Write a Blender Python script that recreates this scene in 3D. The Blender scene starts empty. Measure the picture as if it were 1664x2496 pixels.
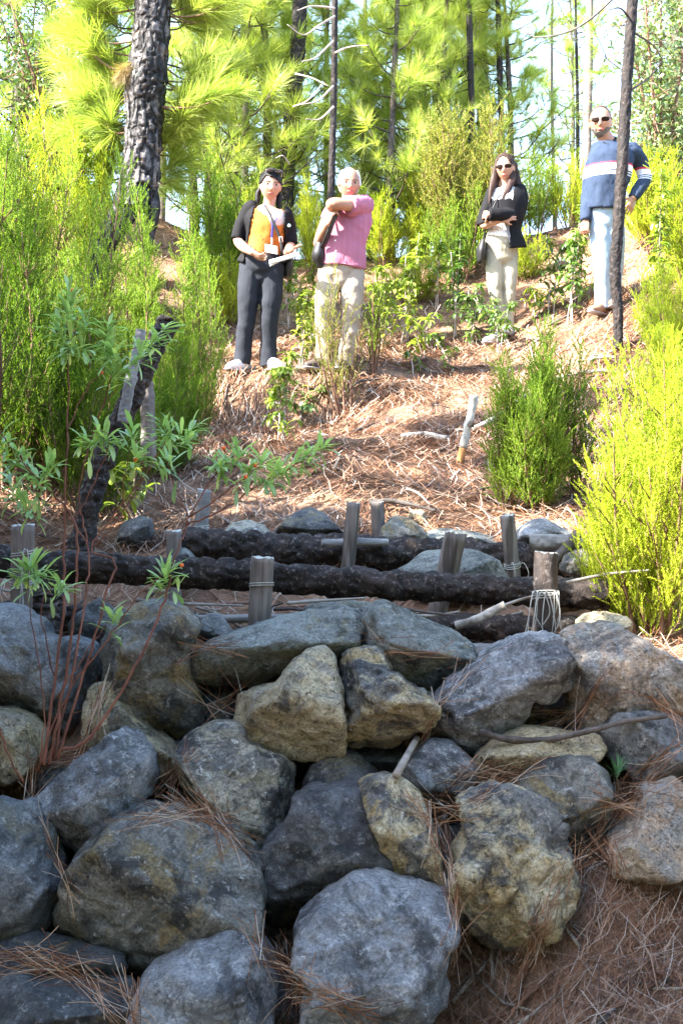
import bpy, bmesh, math, random
import numpy as np
from mathutils import Vector, Matrix
from mathutils.bvhtree import BVHTree

# ---------------------------------------------------------------- camera, sky, sun, exposure
scn = bpy.context.scene
COL = scn.collection
R = math.radians
F = 3013.0            # focal length in pixels of the 1664 x 2496 photograph
CZ = 1.5              # eye height

cam_d = bpy.data.cameras.new("camera")
cam_d.sensor_fit = 'VERTICAL'
cam_d.sensor_height = 24.0
cam_d.lens = 24.0 * F / 2496.0
cam_d.clip_start = 0.05
cam_d.clip_end = 2000
cam = bpy.data.objects.new("camera", cam_d)
COL.objects.link(cam)
cam.location = (0, 0, CZ)
cam.rotation_euler = (R(90), 0, 0)
scn.camera = cam

SUN = Vector((-0.70, -0.30, 0.72)).normalized()      # towards the sun
world = bpy.data.worlds.new("World")
scn.world = world
world.use_nodes = True
wn = world.node_tree
for n in list(wn.nodes):
    wn.nodes.remove(n)
sky = wn.nodes.new("ShaderNodeTexSky")
sky.sky_type = 'NISHITA'
sky.sun_disc = False
sky.sun_elevation = math.asin(SUN.z)
sky.sun_rotation = math.atan2(SUN.x, SUN.y)
sky.air_density = 1.0
sky.dust_density = 1.3
sky.ozone_density = 1.0
bg = wn.nodes.new("ShaderNodeBackground")
bg.inputs["Strength"].default_value = 0.145
wo = wn.nodes.new("ShaderNodeOutputWorld")
wn.links.new(sky.outputs[0], bg.inputs[0])
wn.links.new(bg.outputs[0], wo.inputs[0])

sun_d = bpy.data.lights.new("sun", 'SUN')
sun_d.energy = 5.0
sun_d.angle = R(0.5)
sun_d.color = (1.0, 0.93, 0.82)
sun = bpy.data.objects.new("sun", sun_d)
COL.objects.link(sun)
sun.location = SUN * 40
sun.rotation_euler = SUN.to_track_quat('Z', 'Y').to_euler()

vs = scn.view_settings
vs.view_transform = 'Standard'
vs.look = 'None'
vs.exposure = 3.1
vs.gamma = 1.0
vs.use_curve_mapping = False
scn.cycles.max_bounces = 6
scn.cycles.diffuse_bounces = 4
scn.cycles.glossy_bounces = 2
scn.cycles.transmission_bounces = 4
scn.cycles.transparent_max_bounces = 8
scn.cycles.caustics_reflective = False
scn.cycles.caustics_refractive = False

# ---------------------------------------------------------------- helpers: noise
def _hash(ix, iy, iz, seed):
    h = (ix.astype(np.int64) * 374761393 + iy.astype(np.int64) * 668265263 + iz.astype(np.int64) * 2147483647 + seed * 974711) & 0xffffffff
    h = ((h ^ (h >> 13)) * 1274126177) & 0xffffffff
    h = ((h ^ (h >> 16)) * 2246822519) & 0xffffffff
    h = h ^ (h >> 15)
    return (h & 0xffffff) / float(0xffffff)

def vnoise(p, seed=0):
    i = np.floor(p).astype(np.int64)
    f = p - i
    f = f * f * (3 - 2 * f)
    x, y, z = i[:, 0], i[:, 1], i[:, 2]
    def c(a, b, d): return _hash(x + a, y + b, z + d, seed)
    fx, fy, fz = f[:, 0], f[:, 1], f[:, 2]
    a0 = (c(0,0,0) * (1-fx) + c(1,0,0) * fx) * (1-fy) + (c(0,1,0) * (1-fx) + c(1,1,0) * fx) * fy
    a1 = (c(0,0,1) * (1-fx) + c(1,0,1) * fx) * (1-fy) + (c(0,1,1) * (1-fx) + c(1,1,1) * fx) * fy
    return (a0 * (1-fz) + a1 * fz) * 2 - 1

def fbm(p, oct=4, seed=0, gain=0.5):
    s = np.zeros(len(p)); a = 1.0; t = 0.0
    for o in range(oct):
        s += a * vnoise(p * (2.03 ** o) + o * 17.3, seed + o * 31)
        t += a; a *= gain
    return s / t

def cell(p, seed=0):
    i = np.floor(p).astype(np.int64)
    f1 = np.full(len(p), 9.0); f2 = np.full(len(p), 9.0); idv = np.zeros(len(p))
    for dx in (-1, 0, 1):
        for dy in (-1, 0, 1):
            for dz in (-1, 0, 1):
                c = i + np.array((dx, dy, dz))
                h = [_hash(c[:, 0], c[:, 1], c[:, 2], seed + k) for k in (1, 2, 3)]
                d = np.sqrt(((c + np.stack(h, 1) - p) ** 2).sum(1))
                new = d < f1
                f2 = np.where(new, f1, np.minimum(f2, d))
                idv = np.where(new, _hash(c[:, 0], c[:, 1], c[:, 2], seed + 9), idv)
                f1 = np.where(new, d, f1)
    return f1, f2, idv

def sstep(a, b, x):
    t = np.clip((x - a) / (b - a), 0, 1)
    return t * t * (3 - 2 * t)

# ---------------------------------------------------------------- helpers: meshes and objects
def mk_mesh(name, V, faces, mats=(), smooth=True, mat_index=None):
    """faces: list of int arrays (n,3) or (n,4)."""
    V = np.asarray(V, dtype=np.float32).reshape(-1, 3)
    faces = [np.asarray(f, dtype=np.int32) for f in faces if len(f)]
    me = bpy.data.meshes.new(name)
    me.vertices.add(len(V))
    me.vertices.foreach_set("co", V.ravel())
    loops = np.concatenate([f.ravel() for f in faces])
    tot = np.concatenate([np.full(len(f), f.shape[1], dtype=np.int32) for f in faces])
    start = np.concatenate([[0], np.cumsum(tot)[:-1]]).astype(np.int32)
    me.loops.add(len(loops))
    me.loops.foreach_set("vertex_index", loops)
    me.polygons.add(len(tot))
    me.polygons.foreach_set("loop_start", start)
    me.polygons.foreach_set("loop_total", tot)
    if mat_index is not None:
        me.polygons.foreach_set("material_index", np.asarray(mat_index, dtype=np.int32))
    me.polygons.foreach_set("use_smooth", np.full(len(tot), smooth, dtype=bool))
    for m in mats:
        me.materials.append(m)
    me.update(calc_edges=True)
    return me

class Acc:
    """collects pieces of one mesh"""
    def __init__(s): s.V = []; s.F = []; s.M = []; s.n = 0
    def add(s, V, faces, m=0):
        V = np.asarray(V, dtype=np.float64).reshape(-1, 3)
        if not isinstance(faces, list): faces = [faces]
        for f in faces:
            f = np.asarray(f, dtype=np.int64)
            if len(f):
                s.F.append(f + s.n); s.M.append(np.full(len(f), m))
        s.V.append(V); s.n += len(V)
    def mesh(s, name, mats, smooth=True):
        return mk_mesh(name, np.concatenate(s.V), s.F, mats, smooth, np.concatenate(s.M))

def ob(name, me, parent=None, loc=None):
    o = bpy.data.objects.new(name, me)
    COL.objects.link(o)
    if loc is not None: o.location = loc
    if parent is not None: o.parent = parent
    return o

def tag(o, label=None, cat=None, group=None, kind=None):
    if label: o["label"] = label
    if cat: o["category"] = cat
    if group: o["group"] = group
    if kind: o["kind"] = kind
    return o

def empty(name, loc, label=None, cat=None, group=None, rz=0.0, sc=1.0):
    o = bpy.data.objects.new(name, None)
    o.empty_display_size = 0.1
    COL.objects.link(o)
    o.location = loc; o.rotation_euler = (0, 0, rz); o.scale = (sc, sc, sc)
    return tag(o, label, cat, group)

def px(u, v, d):
    return np.array(((u - 832.0) / F * d, d, CZ + (1248.0 - v) / F * d))

def catmull(P, n):
    P = np.asarray(P, dtype=float)
    if len(P) == 2 or n <= 1:
        t = np.linspace(0, 1, max(2, n * (len(P) - 1) + 1))
        x = np.linspace(0, 1, len(P))
        return np.stack([np.interp(t, x, P[:, k]) for k in range(P.shape[1])], 1)
    Q = np.concatenate([[2 * P[0] - P[1]], P, [2 * P[-1] - P[-2]]])
    out = []
    for i in range(len(P) - 1):
        a, b, c, d = Q[i:i+4]
        for t in np.arange(n) / n:
            out.append(0.5 * (2*b + (c-a)*t + (2*a-5*b+4*c-d)*t*t + (3*b-a-3*c+d)*t**3))
    out.append(P[-1])
    return np.array(out)

def sweep(P, rad, seg=8, hint=(1, 0, 0), caps='flat', sub=1):
    """tube along P with radii (r) or (rx,ry); returns V, [quads, tris]"""
    P = np.asarray(P, dtype=float)
    rad = np.asarray(rad, dtype=float)
    if rad.ndim == 0: rad = np.full((len(P), 2), float(rad))
    if rad.ndim == 1: rad = np.stack([rad, rad], 1)
    if sub > 1:
        PR = catmull(np.concatenate([P, rad], 1), sub)
        P, rad = PR[:, :3], np.maximum(PR[:, 3:], 1e-4)
    T = np.gradient(P, axis=0)
    T /= np.maximum(np.linalg.norm(T, axis=1, keepdims=True), 1e-9)
    if caps == 'round':
        m = 4
        a = np.linspace(0, np.pi / 2, m + 1)[:-1][::-1]    # from near pole to ring
        r0, r1 = rad[0], rad[-1]
        Ps = [P[0] - T[0] * min(r0) * np.sin(x + 0.25 * (np.pi/2 - x) * 0) for x in a]
        Rs = [r0 * max(np.cos(x), 0.15) for x in a]
        Pe = [P[-1] + T[-1] * min(r1) * np.sin(x) for x in a[::-1]]
        Re = [r1 * max(np.cos(x), 0.15) for x in a[::-1]]
        P = np.concatenate([Ps[:-1], P, Pe[1:]]); rad = np.concatenate([Rs[:-1], rad, Re[1:]])
        T = np.concatenate([[T[0]] * (m - 1), T, [T[-1]] * (m - 1)])
    X = np.empty_like(P)
    h = np.asarray(hint, dtype=float)
    for i in range(len(P)):
        x = h - T[i] * (h @ T[i])
        if np.linalg.norm(x) < 1e-3:
            h2 = np.array((0.0, 1.0, 0.0)) if abs(T[i][1]) < 0.9 else np.array((0.0, 0.0, 1.0))
            x = h2 - T[i] * (h2 @ T[i])
        X[i] = x / np.linalg.norm(x)
        h = X[i]
    Y = np.cross(T, X)
    th = np.arange(seg) / seg * 2 * np.pi
    V = (P[:, None] + X[:, None] * (rad[:, 0:1] * np.cos(th)[None])[..., None] + Y[:, None] * (rad[:, 1:2] * np.sin(th)[None])[..., None])
    n = len(P)
    V = V.reshape(-1, 3)
    i, j = np.meshgrid(np.arange(n - 1), np.arange(seg), indexing='ij')
    a = i * seg + j; b = i * seg + (j + 1) % seg
    q = np.stack([a, b, b + seg, a + seg], -1).reshape(-1, 4)
    V = np.concatenate([V, P[:1], P[-1:]])
    k = n * seg
    jj = np.arange(seg)
    t0 = np.stack([np.full(seg, k), (jj + 1) % seg, jj], 1)
    t1 = np.stack([np.full(seg, k + 1), (n-1) * seg + jj, (n-1) * seg + (jj + 1) % seg], 1)
    return V, [q, np.concatenate([t0, t1])]

def vnormals(V, faces):
    N = np.zeros_like(V)
    for f in faces:
        if len(f) == 0: continue
        n = np.cross(V[f[:, 1]] - V[f[:, 0]], V[f[:, 2]] - V[f[:, 0]])
        for k in range(f.shape[1]):
            np.add.at(N, f[:, k], n)
    return N / np.maximum(np.linalg.norm(N, axis=1, keepdims=True), 1e-12)

def frames(D, rng, roll=True):
    """rotation matrices whose z axis is D, random roll"""
    D = D / np.maximum(np.linalg.norm(D, axis=1, keepdims=True), 1e-9)
    up = np.where(np.abs(D[:, 2:3]) > 0.95, np.array([[1.0, 0, 0]]), np.array([[0, 0, 1.0]]))
    X = np.cross(up, D); X /= np.linalg.norm(X, axis=1, keepdims=True)
    Y = np.cross(D, X)
    if roll:
        a = rng.uniform(0, 2 * np.pi, len(D))[:, None]
        X, Y = X * np.cos(a) + Y * np.sin(a), -X * np.sin(a) + Y * np.cos(a)
    return np.stack([X, Y, D], -1)

def scatter(tmpls, pos, D, scale, rng, roll=True):
    """place copies of triangle templates (V,T) into one vertex/triangle array"""
    pos = np.asarray(pos); D = np.asarray(D); scale = np.asarray(scale)
    M = frames(D, rng, roll) * scale[:, None, None]
    pick = rng.integers(0, len(tmpls), len(pos))
    Vs, Ts, n = [], [], 0
    for k, (tv, tt) in enumerate(tmpls):
        s = np.where(pick == k)[0]
        if not len(s): continue
        v = np.einsum('nij,vj->nvi', M[s], tv) + pos[s][:, None]
        t = tt[None] + (np.arange(len(s)) * len(tv))[:, None, None] + n
        Vs.append(v.reshape(-1, 3)); Ts.append(t.reshape(-1, 3)); n += len(s) * len(tv)
    return np.concatenate(Vs), np.concatenate(Ts)

# ---------------------------------------------------------------- helpers: materials
class NT:
    def __init__(s, name):
        s.m = bpy.data.materials.new(name); s.m.use_nodes = True
        s.t = s.m.node_tree
        for n in list(s.t.nodes): s.t.nodes.remove(n)
    def n(s, typ, **kw):
        n = s.t.nodes.new("ShaderNode" + typ)
        for k, v in kw.items():
            if k.startswith("i_"):
                key = k[2:]
                key = int(key) if key.isdigit() else key.replace("_", " ")
                n.inputs[key].default_value = v
            else: setattr(n, k, v)
        return n
    def l(s, a, b): s.t.links.new(a, b)
    def ramp(s, fac, stops):
        r = s.n("ValToRGB"); e = r.color_ramp.elements
        while len(e) < len(stops): e.new(0.5)
        for x, (p, c) in zip(e, stops):
            x.position = p; x.color = (*c, 1) if len(c) == 3 else c
        s.l(fac, r.inputs[0]); return r.outputs[0]
    def mix(s, fac, a, b, mode='MIX'):
        m = s.n("MixRGB", blend_type=mode)
        if isinstance(fac, (int, float)): m.inputs[0].default_value = fac
        else: s.l(fac, m.inputs[0])
        for k, x in ((1, a), (2, b)):
            if isinstance(x, tuple): m.inputs[k].default_value = (*x, 1)
            else: s.l(x, m.inputs[k])
        return m.outputs[0]
    def coords(s, scale=(1, 1, 1), jitter=True, rot=(0, 0, 0)):
        tc = s.n("TexCoord"); mp = s.n("Mapping")
        mp.inputs["Scale"].default_value = scale; mp.inputs["Rotation"].default_value = rot
        if jitter:
            oi = s.n("ObjectInfo"); mu = s.n("MapRange"); mu.inputs[4].default_value = 40.0
            s.l(oi.outputs["Random"], mu.inputs[0])
            ad = s.n("VectorMath", operation='ADD')
            s.l(tc.outputs["Object"], ad.inputs[0]); s.l(mu.outputs[0], ad.inputs[1])
            s.l(ad.outputs[0], mp.inputs[0])
        else: s.l(tc.outputs["Object"], mp.inputs[0])
        return mp.outputs[0]
    def noise(s, vec, scale, detail=4, rough=0.55, dist=0.0, out=0):
        n = s.n("TexNoise"); n.inputs["Scale"].default_value = scale; n.inputs["Detail"].default_value = detail
        n.inputs["Roughness"].default_value = rough; n.inputs["Distortion"].default_value = dist
        s.l(vec, n.inputs["Vector"]); return n.outputs[out]
    def vor(s, vec, scale, feature='F1', out="Distance"):
        n = s.n("TexVoronoi", feature=feature); n.inputs["Scale"].default_value = scale
        s.l(vec, n.inputs["Vector"]); return n.outputs[out]
    def bump(s, h, strength=0.5, dist=0.01, prev=None):
        b = s.n("Bump"); b.inputs["Strength"].default_value = strength; b.inputs["Distance"].default_value = dist
        s.l(h, b.inputs["Height"])
        if prev is not None: s.l(prev, b.inputs["Normal"])
        return b.outputs[0]
    def out(s, col, rough=0.85, normal=None, spec=0.3, extra=None):
        p = s.n("BsdfPrincipled")
        if isinstance(col, tuple): p.inputs["Base Color"].default_value = (*col, 1)
        else: s.l(col, p.inputs["Base Color"])
        if isinstance(rough, (int, float)): p.inputs["Roughness"].default_value = rough
        else: s.l(rough, p.inputs["Roughness"])
        p.inputs["Specular IOR Level"].default_value = spec
        if normal is not None: s.l(normal, p.inputs["Normal"])
        o = s.n("OutputMaterial"); s.l(p.outputs[0], o.inputs[0])
        return s.m

def rock_mat(name, a, b, stain, stain_amt=0.5, speck=0.5, pits=0.0, dark=(0.022, 0.025, 0.027), grain=1.0):
    """weathered basalt: two-tone body, sharp-edged stain and black lichen patches, pale flecks, gritty relief"""
    s = NT(name); v = s.coords()
    n1 = s.noise(v, 6, 9, 0.68, 0.8)
    base = s.mix(s.ramp(n1, [(0.40, (0,)*3), (0.58, (1,)*3)]), a, b)
    n2 = s.noise(v, 3.4, 8, 0.66, 1.4)
    base = s.mix(s.ramp(n2, [(0.63 - 0.2 * stain_amt, (0,)*3), (0.67 - 0.18 * stain_amt, (0.85,)*3)]), base, stain)
    n3 = s.noise(v, 5.5, 12, 0.74, 0.5)
    base = s.mix(s.ramp(n3, [(0.40, (0.92,)*3), (0.49, (0,)*3)]), base, dark)
    n4 = s.noise(v, 34, 8, 0.78, 0.4)
    light = s.mix(0.55, b, (0.72, 0.73, 0.72))
    base = s.mix(s.ramp(n4, [(0.55, (0,)*3), (0.63, (speck,)*3)]), base, light)
    n6 = s.noise(v, 24, 8, 0.78, 0.4)
    base = s.mix(s.ramp(n6, [(0.36, (0.75,)*3), (0.45, (0,)*3)]), base, dark)
    n5 = s.noise(v, 120, 4, 0.8)
    base = s.mix(grain, base, s.ramp(n5, [(0.3, (0.4,)*3), (0.7, (1.6,)*3)]), 'MULTIPLY')
    h = s.mix(0.5, n4, n5)
    if pits:
        pn = s.noise(v, 75, 3, 0.6, 0.5)
        pm = s.ramp(pn, [(0.33, (1,)*3), (0.39, (0,)*3)])
        base = s.mix(s.mix(pits, (0, 0, 0), pm), base, (0.03, 0.027, 0.02))
        h = s.mix(0.5, h, s.ramp(pn, [(0.30, (0,)*3), (0.42, (1,)*3)]))
    bn = s.bump(n3, 0.5, 0.025)
    bn = s.bump(n6, 0.9, 0.02, bn)
    bn = s.bump(h, 1.0, 0.014, bn)
    return s.out(base, 0.62, bn, 0.5)

def leaf_mat(name, c1, c2, c3=None, trans=0.45, rough=0.5, spec=0.35, clump=1.2):
    """thin leaf: diffuse + translucent, colour varies by leaf and by clump"""
    s = NT(name)
    g = s.n("NewGeometry"); v = s.coords(jitter=True)
    n = s.noise(v, clump, 3, 0.6)
    c = s.mix(s.ramp(n, [(0.35, (0,)*3), (0.65, (1,)*3)]), c1, c2)
    if c3 is not None:
        c = s.mix(s.ramp(g.outputs["Random Per Island"], [(0.72, (0,)*3), (1.0, (1,)*3)]), c, c3)
    val = s.ramp(g.outputs["Random Per Island"], [(0.0, (0.62,)*3), (1.0, (1.3,)*3)])
    c = s.mix(1.0, c, val, 'MULTIPLY')
    p = s.n("BsdfPrincipled"); s.l(c, p.inputs["Base Color"]); p.inputs["Roughness"].default_value = rough
    p.inputs["Specular IOR Level"].default_value = spec
    t = s.n("BsdfTranslucent"); s.l(s.mix(1.0, c, (1.15, 1.25, 0.55), 'MULTIPLY'), t.inputs[0])
    mx = s.n("MixShader"); mx.inputs[0].default_value = trans
    s.l(p.outputs[0], mx.inputs[1]); s.l(t.outputs[0], mx.inputs[2])
    o = s.n("OutputMaterial"); s.l(mx.outputs[0], o.inputs[0])
    return s.m

def wood_mat(name, a, b, grain=(30, 30, 3), crack=0.5, rot=(0, 0, 0), rough=0.85):
    s = NT(name); v = s.coords(grain, rot=rot)
    n = s.noise(v, 1.0, 6, 0.65, 0.4); n2 = s.noise(s.coords((2.5, 2.5, 2.5)), 2.2, 4)
    c = s.mix(s.ramp(n, [(0.3, (0,)*3), (0.68, (1,)*3)]), a, b)
    c = s.mix(0.7, c, s.ramp(n2, [(0.3, (0.5,)*3), (0.7, (1.25,)*3)]), 'MULTIPLY')
    ck = s.noise(v, 0.55, 3, 0.5)
    c = s.mix(s.ramp(ck, [(0.34, (crack,)*3), (0.42, (0,)*3)]), c, (0.03, 0.025, 0.02))
    return s.out(c, rough, s.bump(n, 0.7, 0.006), 0.2)

def plain(name, c, rough=0.7, spec=0.3, var=0.25, scale=30, bump=0.0):
    s = NT(name); v = s.coords()
    n = s.noise(v, scale, 4, 0.6)
    col = s.mix(1.0, c, s.ramp(n, [(0.25, (1 - var,)*3), (0.75, (1 + var,)*3)]), 'MULTIPLY')
    return s.out(col, rough, s.bump(n, bump, 0.004) if bump else None, spec)

M = {}
M['rock_grey'] = rock_mat('rock_grey', (0.12, 0.13, 0.138), (0.26, 0.275, 0.285), (0.20, 0.19, 0.14), 0.3, 0.7)
M['rock_blue'] = rock_mat('rock_blue', (0.19, 0.20, 0.215), (0.38, 0.395, 0.42), (0.13, 0.135, 0.14), 0.3, 0.95, dark=(0.05, 0.055, 0.06))
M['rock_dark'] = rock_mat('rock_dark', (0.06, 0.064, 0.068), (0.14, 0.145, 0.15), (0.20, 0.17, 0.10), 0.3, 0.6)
M['rock_brown'] = rock_mat('rock_brown', (0.11, 0.112, 0.10), (0.25, 0.245, 0.215), (0.28, 0.21, 0.09), 0.45, 0.7)
M['rock_tan'] = rock_mat('rock_tan', (0.33, 0.275, 0.165), (0.50, 0.43, 0.28), (0.27, 0.245, 0.19), 0.35, 0.4, 0.8, (0.09, 0.085, 0.07))
M['rock_ochre'] = rock_mat('rock_ochre', (0.38, 0.28, 0.12), (0.52, 0.46, 0.31), (0.13, 0.135, 0.14), 0.62, 0.6, 0.4, (0.035, 0.037, 0.04))
M['rock_pink'] = rock_mat('rock_pink', (0.30, 0.22, 0.155), (0.42, 0.35, 0.27), (0.24, 0.245, 0.235), 0.55, 0.6, 0.6, (0.10, 0.09, 0.08))
M['rock_speck'] = rock_mat('rock_speck', (0.24, 0.215, 0.15), (0.50, 0.46, 0.36), (0.13, 0.135, 0.135), 0.6, 0.95, 0.3, (0.03, 0.032, 0.035))
M['rock_moss'] = rock_mat('rock_moss', (0.14, 0.155, 0.145), (0.28, 0.30, 0.275), (0.26, 0.245, 0.15), 0.35, 0.7)

def ground_mat():
    s = NT('ground'); v = s.coords(jitter=False)
    n1 = s.noise(v, 1.3, 6, 0.6, 0.3); n2 = s.noise(v, 9, 6, 0.65); n3 = s.noise(v, 60, 4, 0.7)
    c = s.mix(s.ramp(n1, [(0.35, (0,)*3), (0.65, (1,)*3)]), (0.21, 0.12, 0.078), (0.34, 0.22, 0.15))
    c = s.mix(s.ramp(n2, [(0.4, (0,)*3), (0.7, (0.8,)*3)]), c, (0.13, 0.075, 0.045))
    c = s.mix(0.7, c, s.ramp(n3, [(0.25, (0.5,)*3), (0.75, (1.35,)*3)]), 'MULTIPLY')
    bn = s.bump(n2, 0.6, 0.05); bn = s.bump(n3, 0.8, 0.012, bn)
    return s.out(c, 0.95, bn, 0.1)
M['ground'] = ground_mat()

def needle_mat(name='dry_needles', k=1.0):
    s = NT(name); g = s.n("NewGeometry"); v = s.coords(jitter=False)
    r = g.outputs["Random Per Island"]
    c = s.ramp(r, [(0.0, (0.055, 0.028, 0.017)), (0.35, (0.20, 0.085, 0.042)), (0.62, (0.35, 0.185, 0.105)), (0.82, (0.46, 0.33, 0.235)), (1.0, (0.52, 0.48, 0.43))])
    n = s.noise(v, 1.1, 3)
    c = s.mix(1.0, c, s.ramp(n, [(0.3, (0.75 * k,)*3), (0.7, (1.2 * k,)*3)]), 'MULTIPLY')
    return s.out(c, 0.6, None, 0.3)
M['needles'] = needle_mat()
M['shaded_needles'] = needle_mat('shaded_needles', 0.62)  # same needles with dimmed colours, standing in for shade on the near ground

def char_mat(name, black, pale, amt, grain=(14, 14, 5), brown=(0.10, 0.06, 0.04), bst=0.9, fscale=28):
    """burnt bark: black plates, brown flakes, pale ash grey edges"""
    s = NT(name); v = s.coords(grain); v2 = s.coords((1, 1, 1))
    n = s.noise(v, 1.0, 7, 0.7, 0.5); n2 = s.noise(v2, fscale, 6, 0.7); n3 = s.noise(v2, 7, 4, 0.6)
    c = s.mix(s.ramp(n, [(0.40, (0,)*3), (0.62, (1,)*3)]), black, brown)
    c = s.mix(s.ramp(n2, [(0.62 - amt * 0.25, (0,)*3), (0.74 - amt * 0.2, (0.9,)*3)]), c, pale)
    c = s.mix(0.6, c, s.ramp(n3, [(0.3, (0.55,)*3), (0.7, (1.3,)*3)]), 'MULTIPLY')
    bn = s.bump(n, bst, 0.02); bn = s.bump(n2, 0.6, 0.008, bn)
    return s.out(c, 0.75, bn, 0.35)
M['char_log'] = char_mat('char_log', (0.010, 0.009, 0.009), (0.22, 0.18, 0.165), 0.3, fscale=64, brown=(0.04, 0.028, 0.024))
def plate_mat():
    """burnt pine bark: ashy plates between soot-black fissures"""
    s = NT('char_trunk'); v = s.coords((13, 13, 4.5)); v2 = s.coords((1, 1, 1))
    w = s.n("VectorMath", operation='ADD'); s.l(v, w.inputs[0]); s.l(s.noise(s.coords((5, 5, 5)), 1.0, 4, out=1), w.inputs[1])
    e = s.vor(w.outputs[0], 1.0, 'DISTANCE_TO_EDGE'); n = s.noise(v2, 30, 7, 0.75); n3 = s.noise(v2, 2.2, 4, 0.6)
    pl = s.mix(s.ramp(n, [(0.35, (0,)*3), (0.62, (1,)*3)]), (0.03, 0.028, 0.03), (0.19, 0.175, 0.18))
    pl = s.mix(s.ramp(s.noise(v2, 9, 4), [(0.60, (0,)*3), (0.68, (0.8,)*3)]), pl, (0.30, 0.16, 0.10))
    c = s.mix(s.ramp(e, [(0.06, (1,)*3), (0.20, (0,)*3)]), pl, (0.012, 0.011, 0.012))
    c = s.mix(s.ramp(n3, [(0.50, (0,)*3), (0.60, (0.85,)*3)]), c, (0.016, 0.015, 0.017))
    bn = s.bump(s.ramp(e, [(0.0, (0,)*3), (0.25, (1,)*3)]), 0.9, 0.03); bn = s.bump(n, 0.7, 0.012, bn)
    return s.out(c, 0.75, bn, 0.35)
M['char_trunk'] = plate_mat()
M['char_thin'] = char_mat('char_thin', (0.007, 0.006, 0.007), (0.11, 0.085, 0.08), 0.22, (20, 20, 9), (0.022, 0.014, 0.012))
M['bark_far'] = char_mat('bark_far', (0.035, 0.03, 0.03), (0.24, 0.21, 0.2), 0.3, (12, 12, 4), (0.10, 0.07, 0.06))
M['bark_grey'] = char_mat('bark_grey', (0.16, 0.13, 0.12), (0.36, 0.33, 0.31), 0.4, (12, 12, 4), (0.22, 0.17, 0.15), 0.5)
M['post'] = wood_mat('post', (0.12, 0.10, 0.092), (0.27, 0.24, 0.225), (38, 38, 3.5), 0.7)
M['cut_wood'] = wood_mat('cut_wood', (0.36, 0.37, 0.33), (0.55, 0.55, 0.48), (30, 30, 30), 0.5)
M['grey_wood'] = wood_mat('grey_wood', (0.17, 0.17, 0.175), (0.34, 0.335, 0.33), (4, 40, 40), 0.5)
M['stick'] = wood_mat('stick', (0.22, 0.19, 0.16), (0.44, 0.41, 0.37), (25, 25, 25), 0.4)
M['stick_dark'] = wood_mat('stick_dark', (0.05, 0.045, 0.042), (0.15, 0.13, 0.12), (25, 25, 25), 0.4)
M['orange_wood'] = wood_mat('orange_wood', (0.36, 0.17, 0.06), (0.50, 0.28, 0.12), (40, 40, 5), 0.3)
M['twine'] = plain('twine', (0.42, 0.42, 0.40), 0.8, 0.2)
M['red_stem'] = wood_mat('red_stem', (0.13, 0.05, 0.034), (0.27, 0.12, 0.085), (40, 40, 10), 0.2)
M['twig'] = plain('twig', (0.17, 0.10, 0.07), 0.85, 0.2)
M['twig_pale'] = plain('twig_pale', (0.40, 0.34, 0.31), 0.85, 0.2)
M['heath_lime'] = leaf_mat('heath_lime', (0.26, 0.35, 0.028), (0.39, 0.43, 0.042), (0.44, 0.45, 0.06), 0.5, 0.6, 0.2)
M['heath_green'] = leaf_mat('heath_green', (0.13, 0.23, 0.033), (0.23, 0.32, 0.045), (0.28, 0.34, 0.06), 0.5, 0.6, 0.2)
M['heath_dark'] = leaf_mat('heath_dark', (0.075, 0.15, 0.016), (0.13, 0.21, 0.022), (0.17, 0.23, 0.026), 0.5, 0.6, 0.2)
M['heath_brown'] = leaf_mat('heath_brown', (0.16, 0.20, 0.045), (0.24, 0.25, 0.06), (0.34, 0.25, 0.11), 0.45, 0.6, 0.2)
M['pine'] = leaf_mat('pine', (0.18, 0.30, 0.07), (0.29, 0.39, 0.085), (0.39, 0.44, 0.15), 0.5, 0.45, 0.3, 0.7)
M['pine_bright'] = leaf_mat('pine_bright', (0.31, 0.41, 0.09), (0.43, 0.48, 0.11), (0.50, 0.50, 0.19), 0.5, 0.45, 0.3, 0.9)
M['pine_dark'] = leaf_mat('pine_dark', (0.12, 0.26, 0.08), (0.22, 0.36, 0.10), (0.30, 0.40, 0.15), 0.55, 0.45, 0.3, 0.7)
M['pine_brown'] = leaf_mat('pine_brown', (0.30, 0.20, 0.11), (0.40, 0.30, 0.18), (0.45, 0.38, 0.28), 0.3, 0.6, 0.2)
M['laurel'] = leaf_mat('laurel', (0.05, 0.12, 0.03), (0.11, 0.19, 0.045), (0.22, 0.26, 0.12), 0.3, 0.28, 0.6)
M['laurel_grey'] = leaf_mat('laurel_grey', (0.11, 0.19, 0.075), (0.18, 0.26, 0.10), (0.34, 0.38, 0.24), 0.3, 0.3, 0.5)
M['sapling'] = leaf_mat('sapling', (0.14, 0.24, 0.035), (0.25, 0.33, 0.055), (0.38, 0.38, 0.08), 0.4, 0.4, 0.4)
M['sapling_dark'] = leaf_mat('sapling_dark', (0.07, 0.15, 0.04), (0.13, 0.22, 0.05), (0.22, 0.29, 0.09), 0.4, 0.35, 0.5)
M['shrub_leaf'] = leaf_mat('shrub_leaf', (0.32, 0.50, 0.24), (0.40, 0.57, 0.27), (0.48, 0.58, 0.26), 0.4, 0.4, 0.45, 3.0)
M['seedling'] = leaf_mat('seedling', (0.12, 0.28, 0.17), (0.18, 0.36, 0.22), None, 0.3)
M['berry'] = plain('berry', (0.75, 0.14, 0.02), 0.3, 0.5, 0.15)

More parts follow.
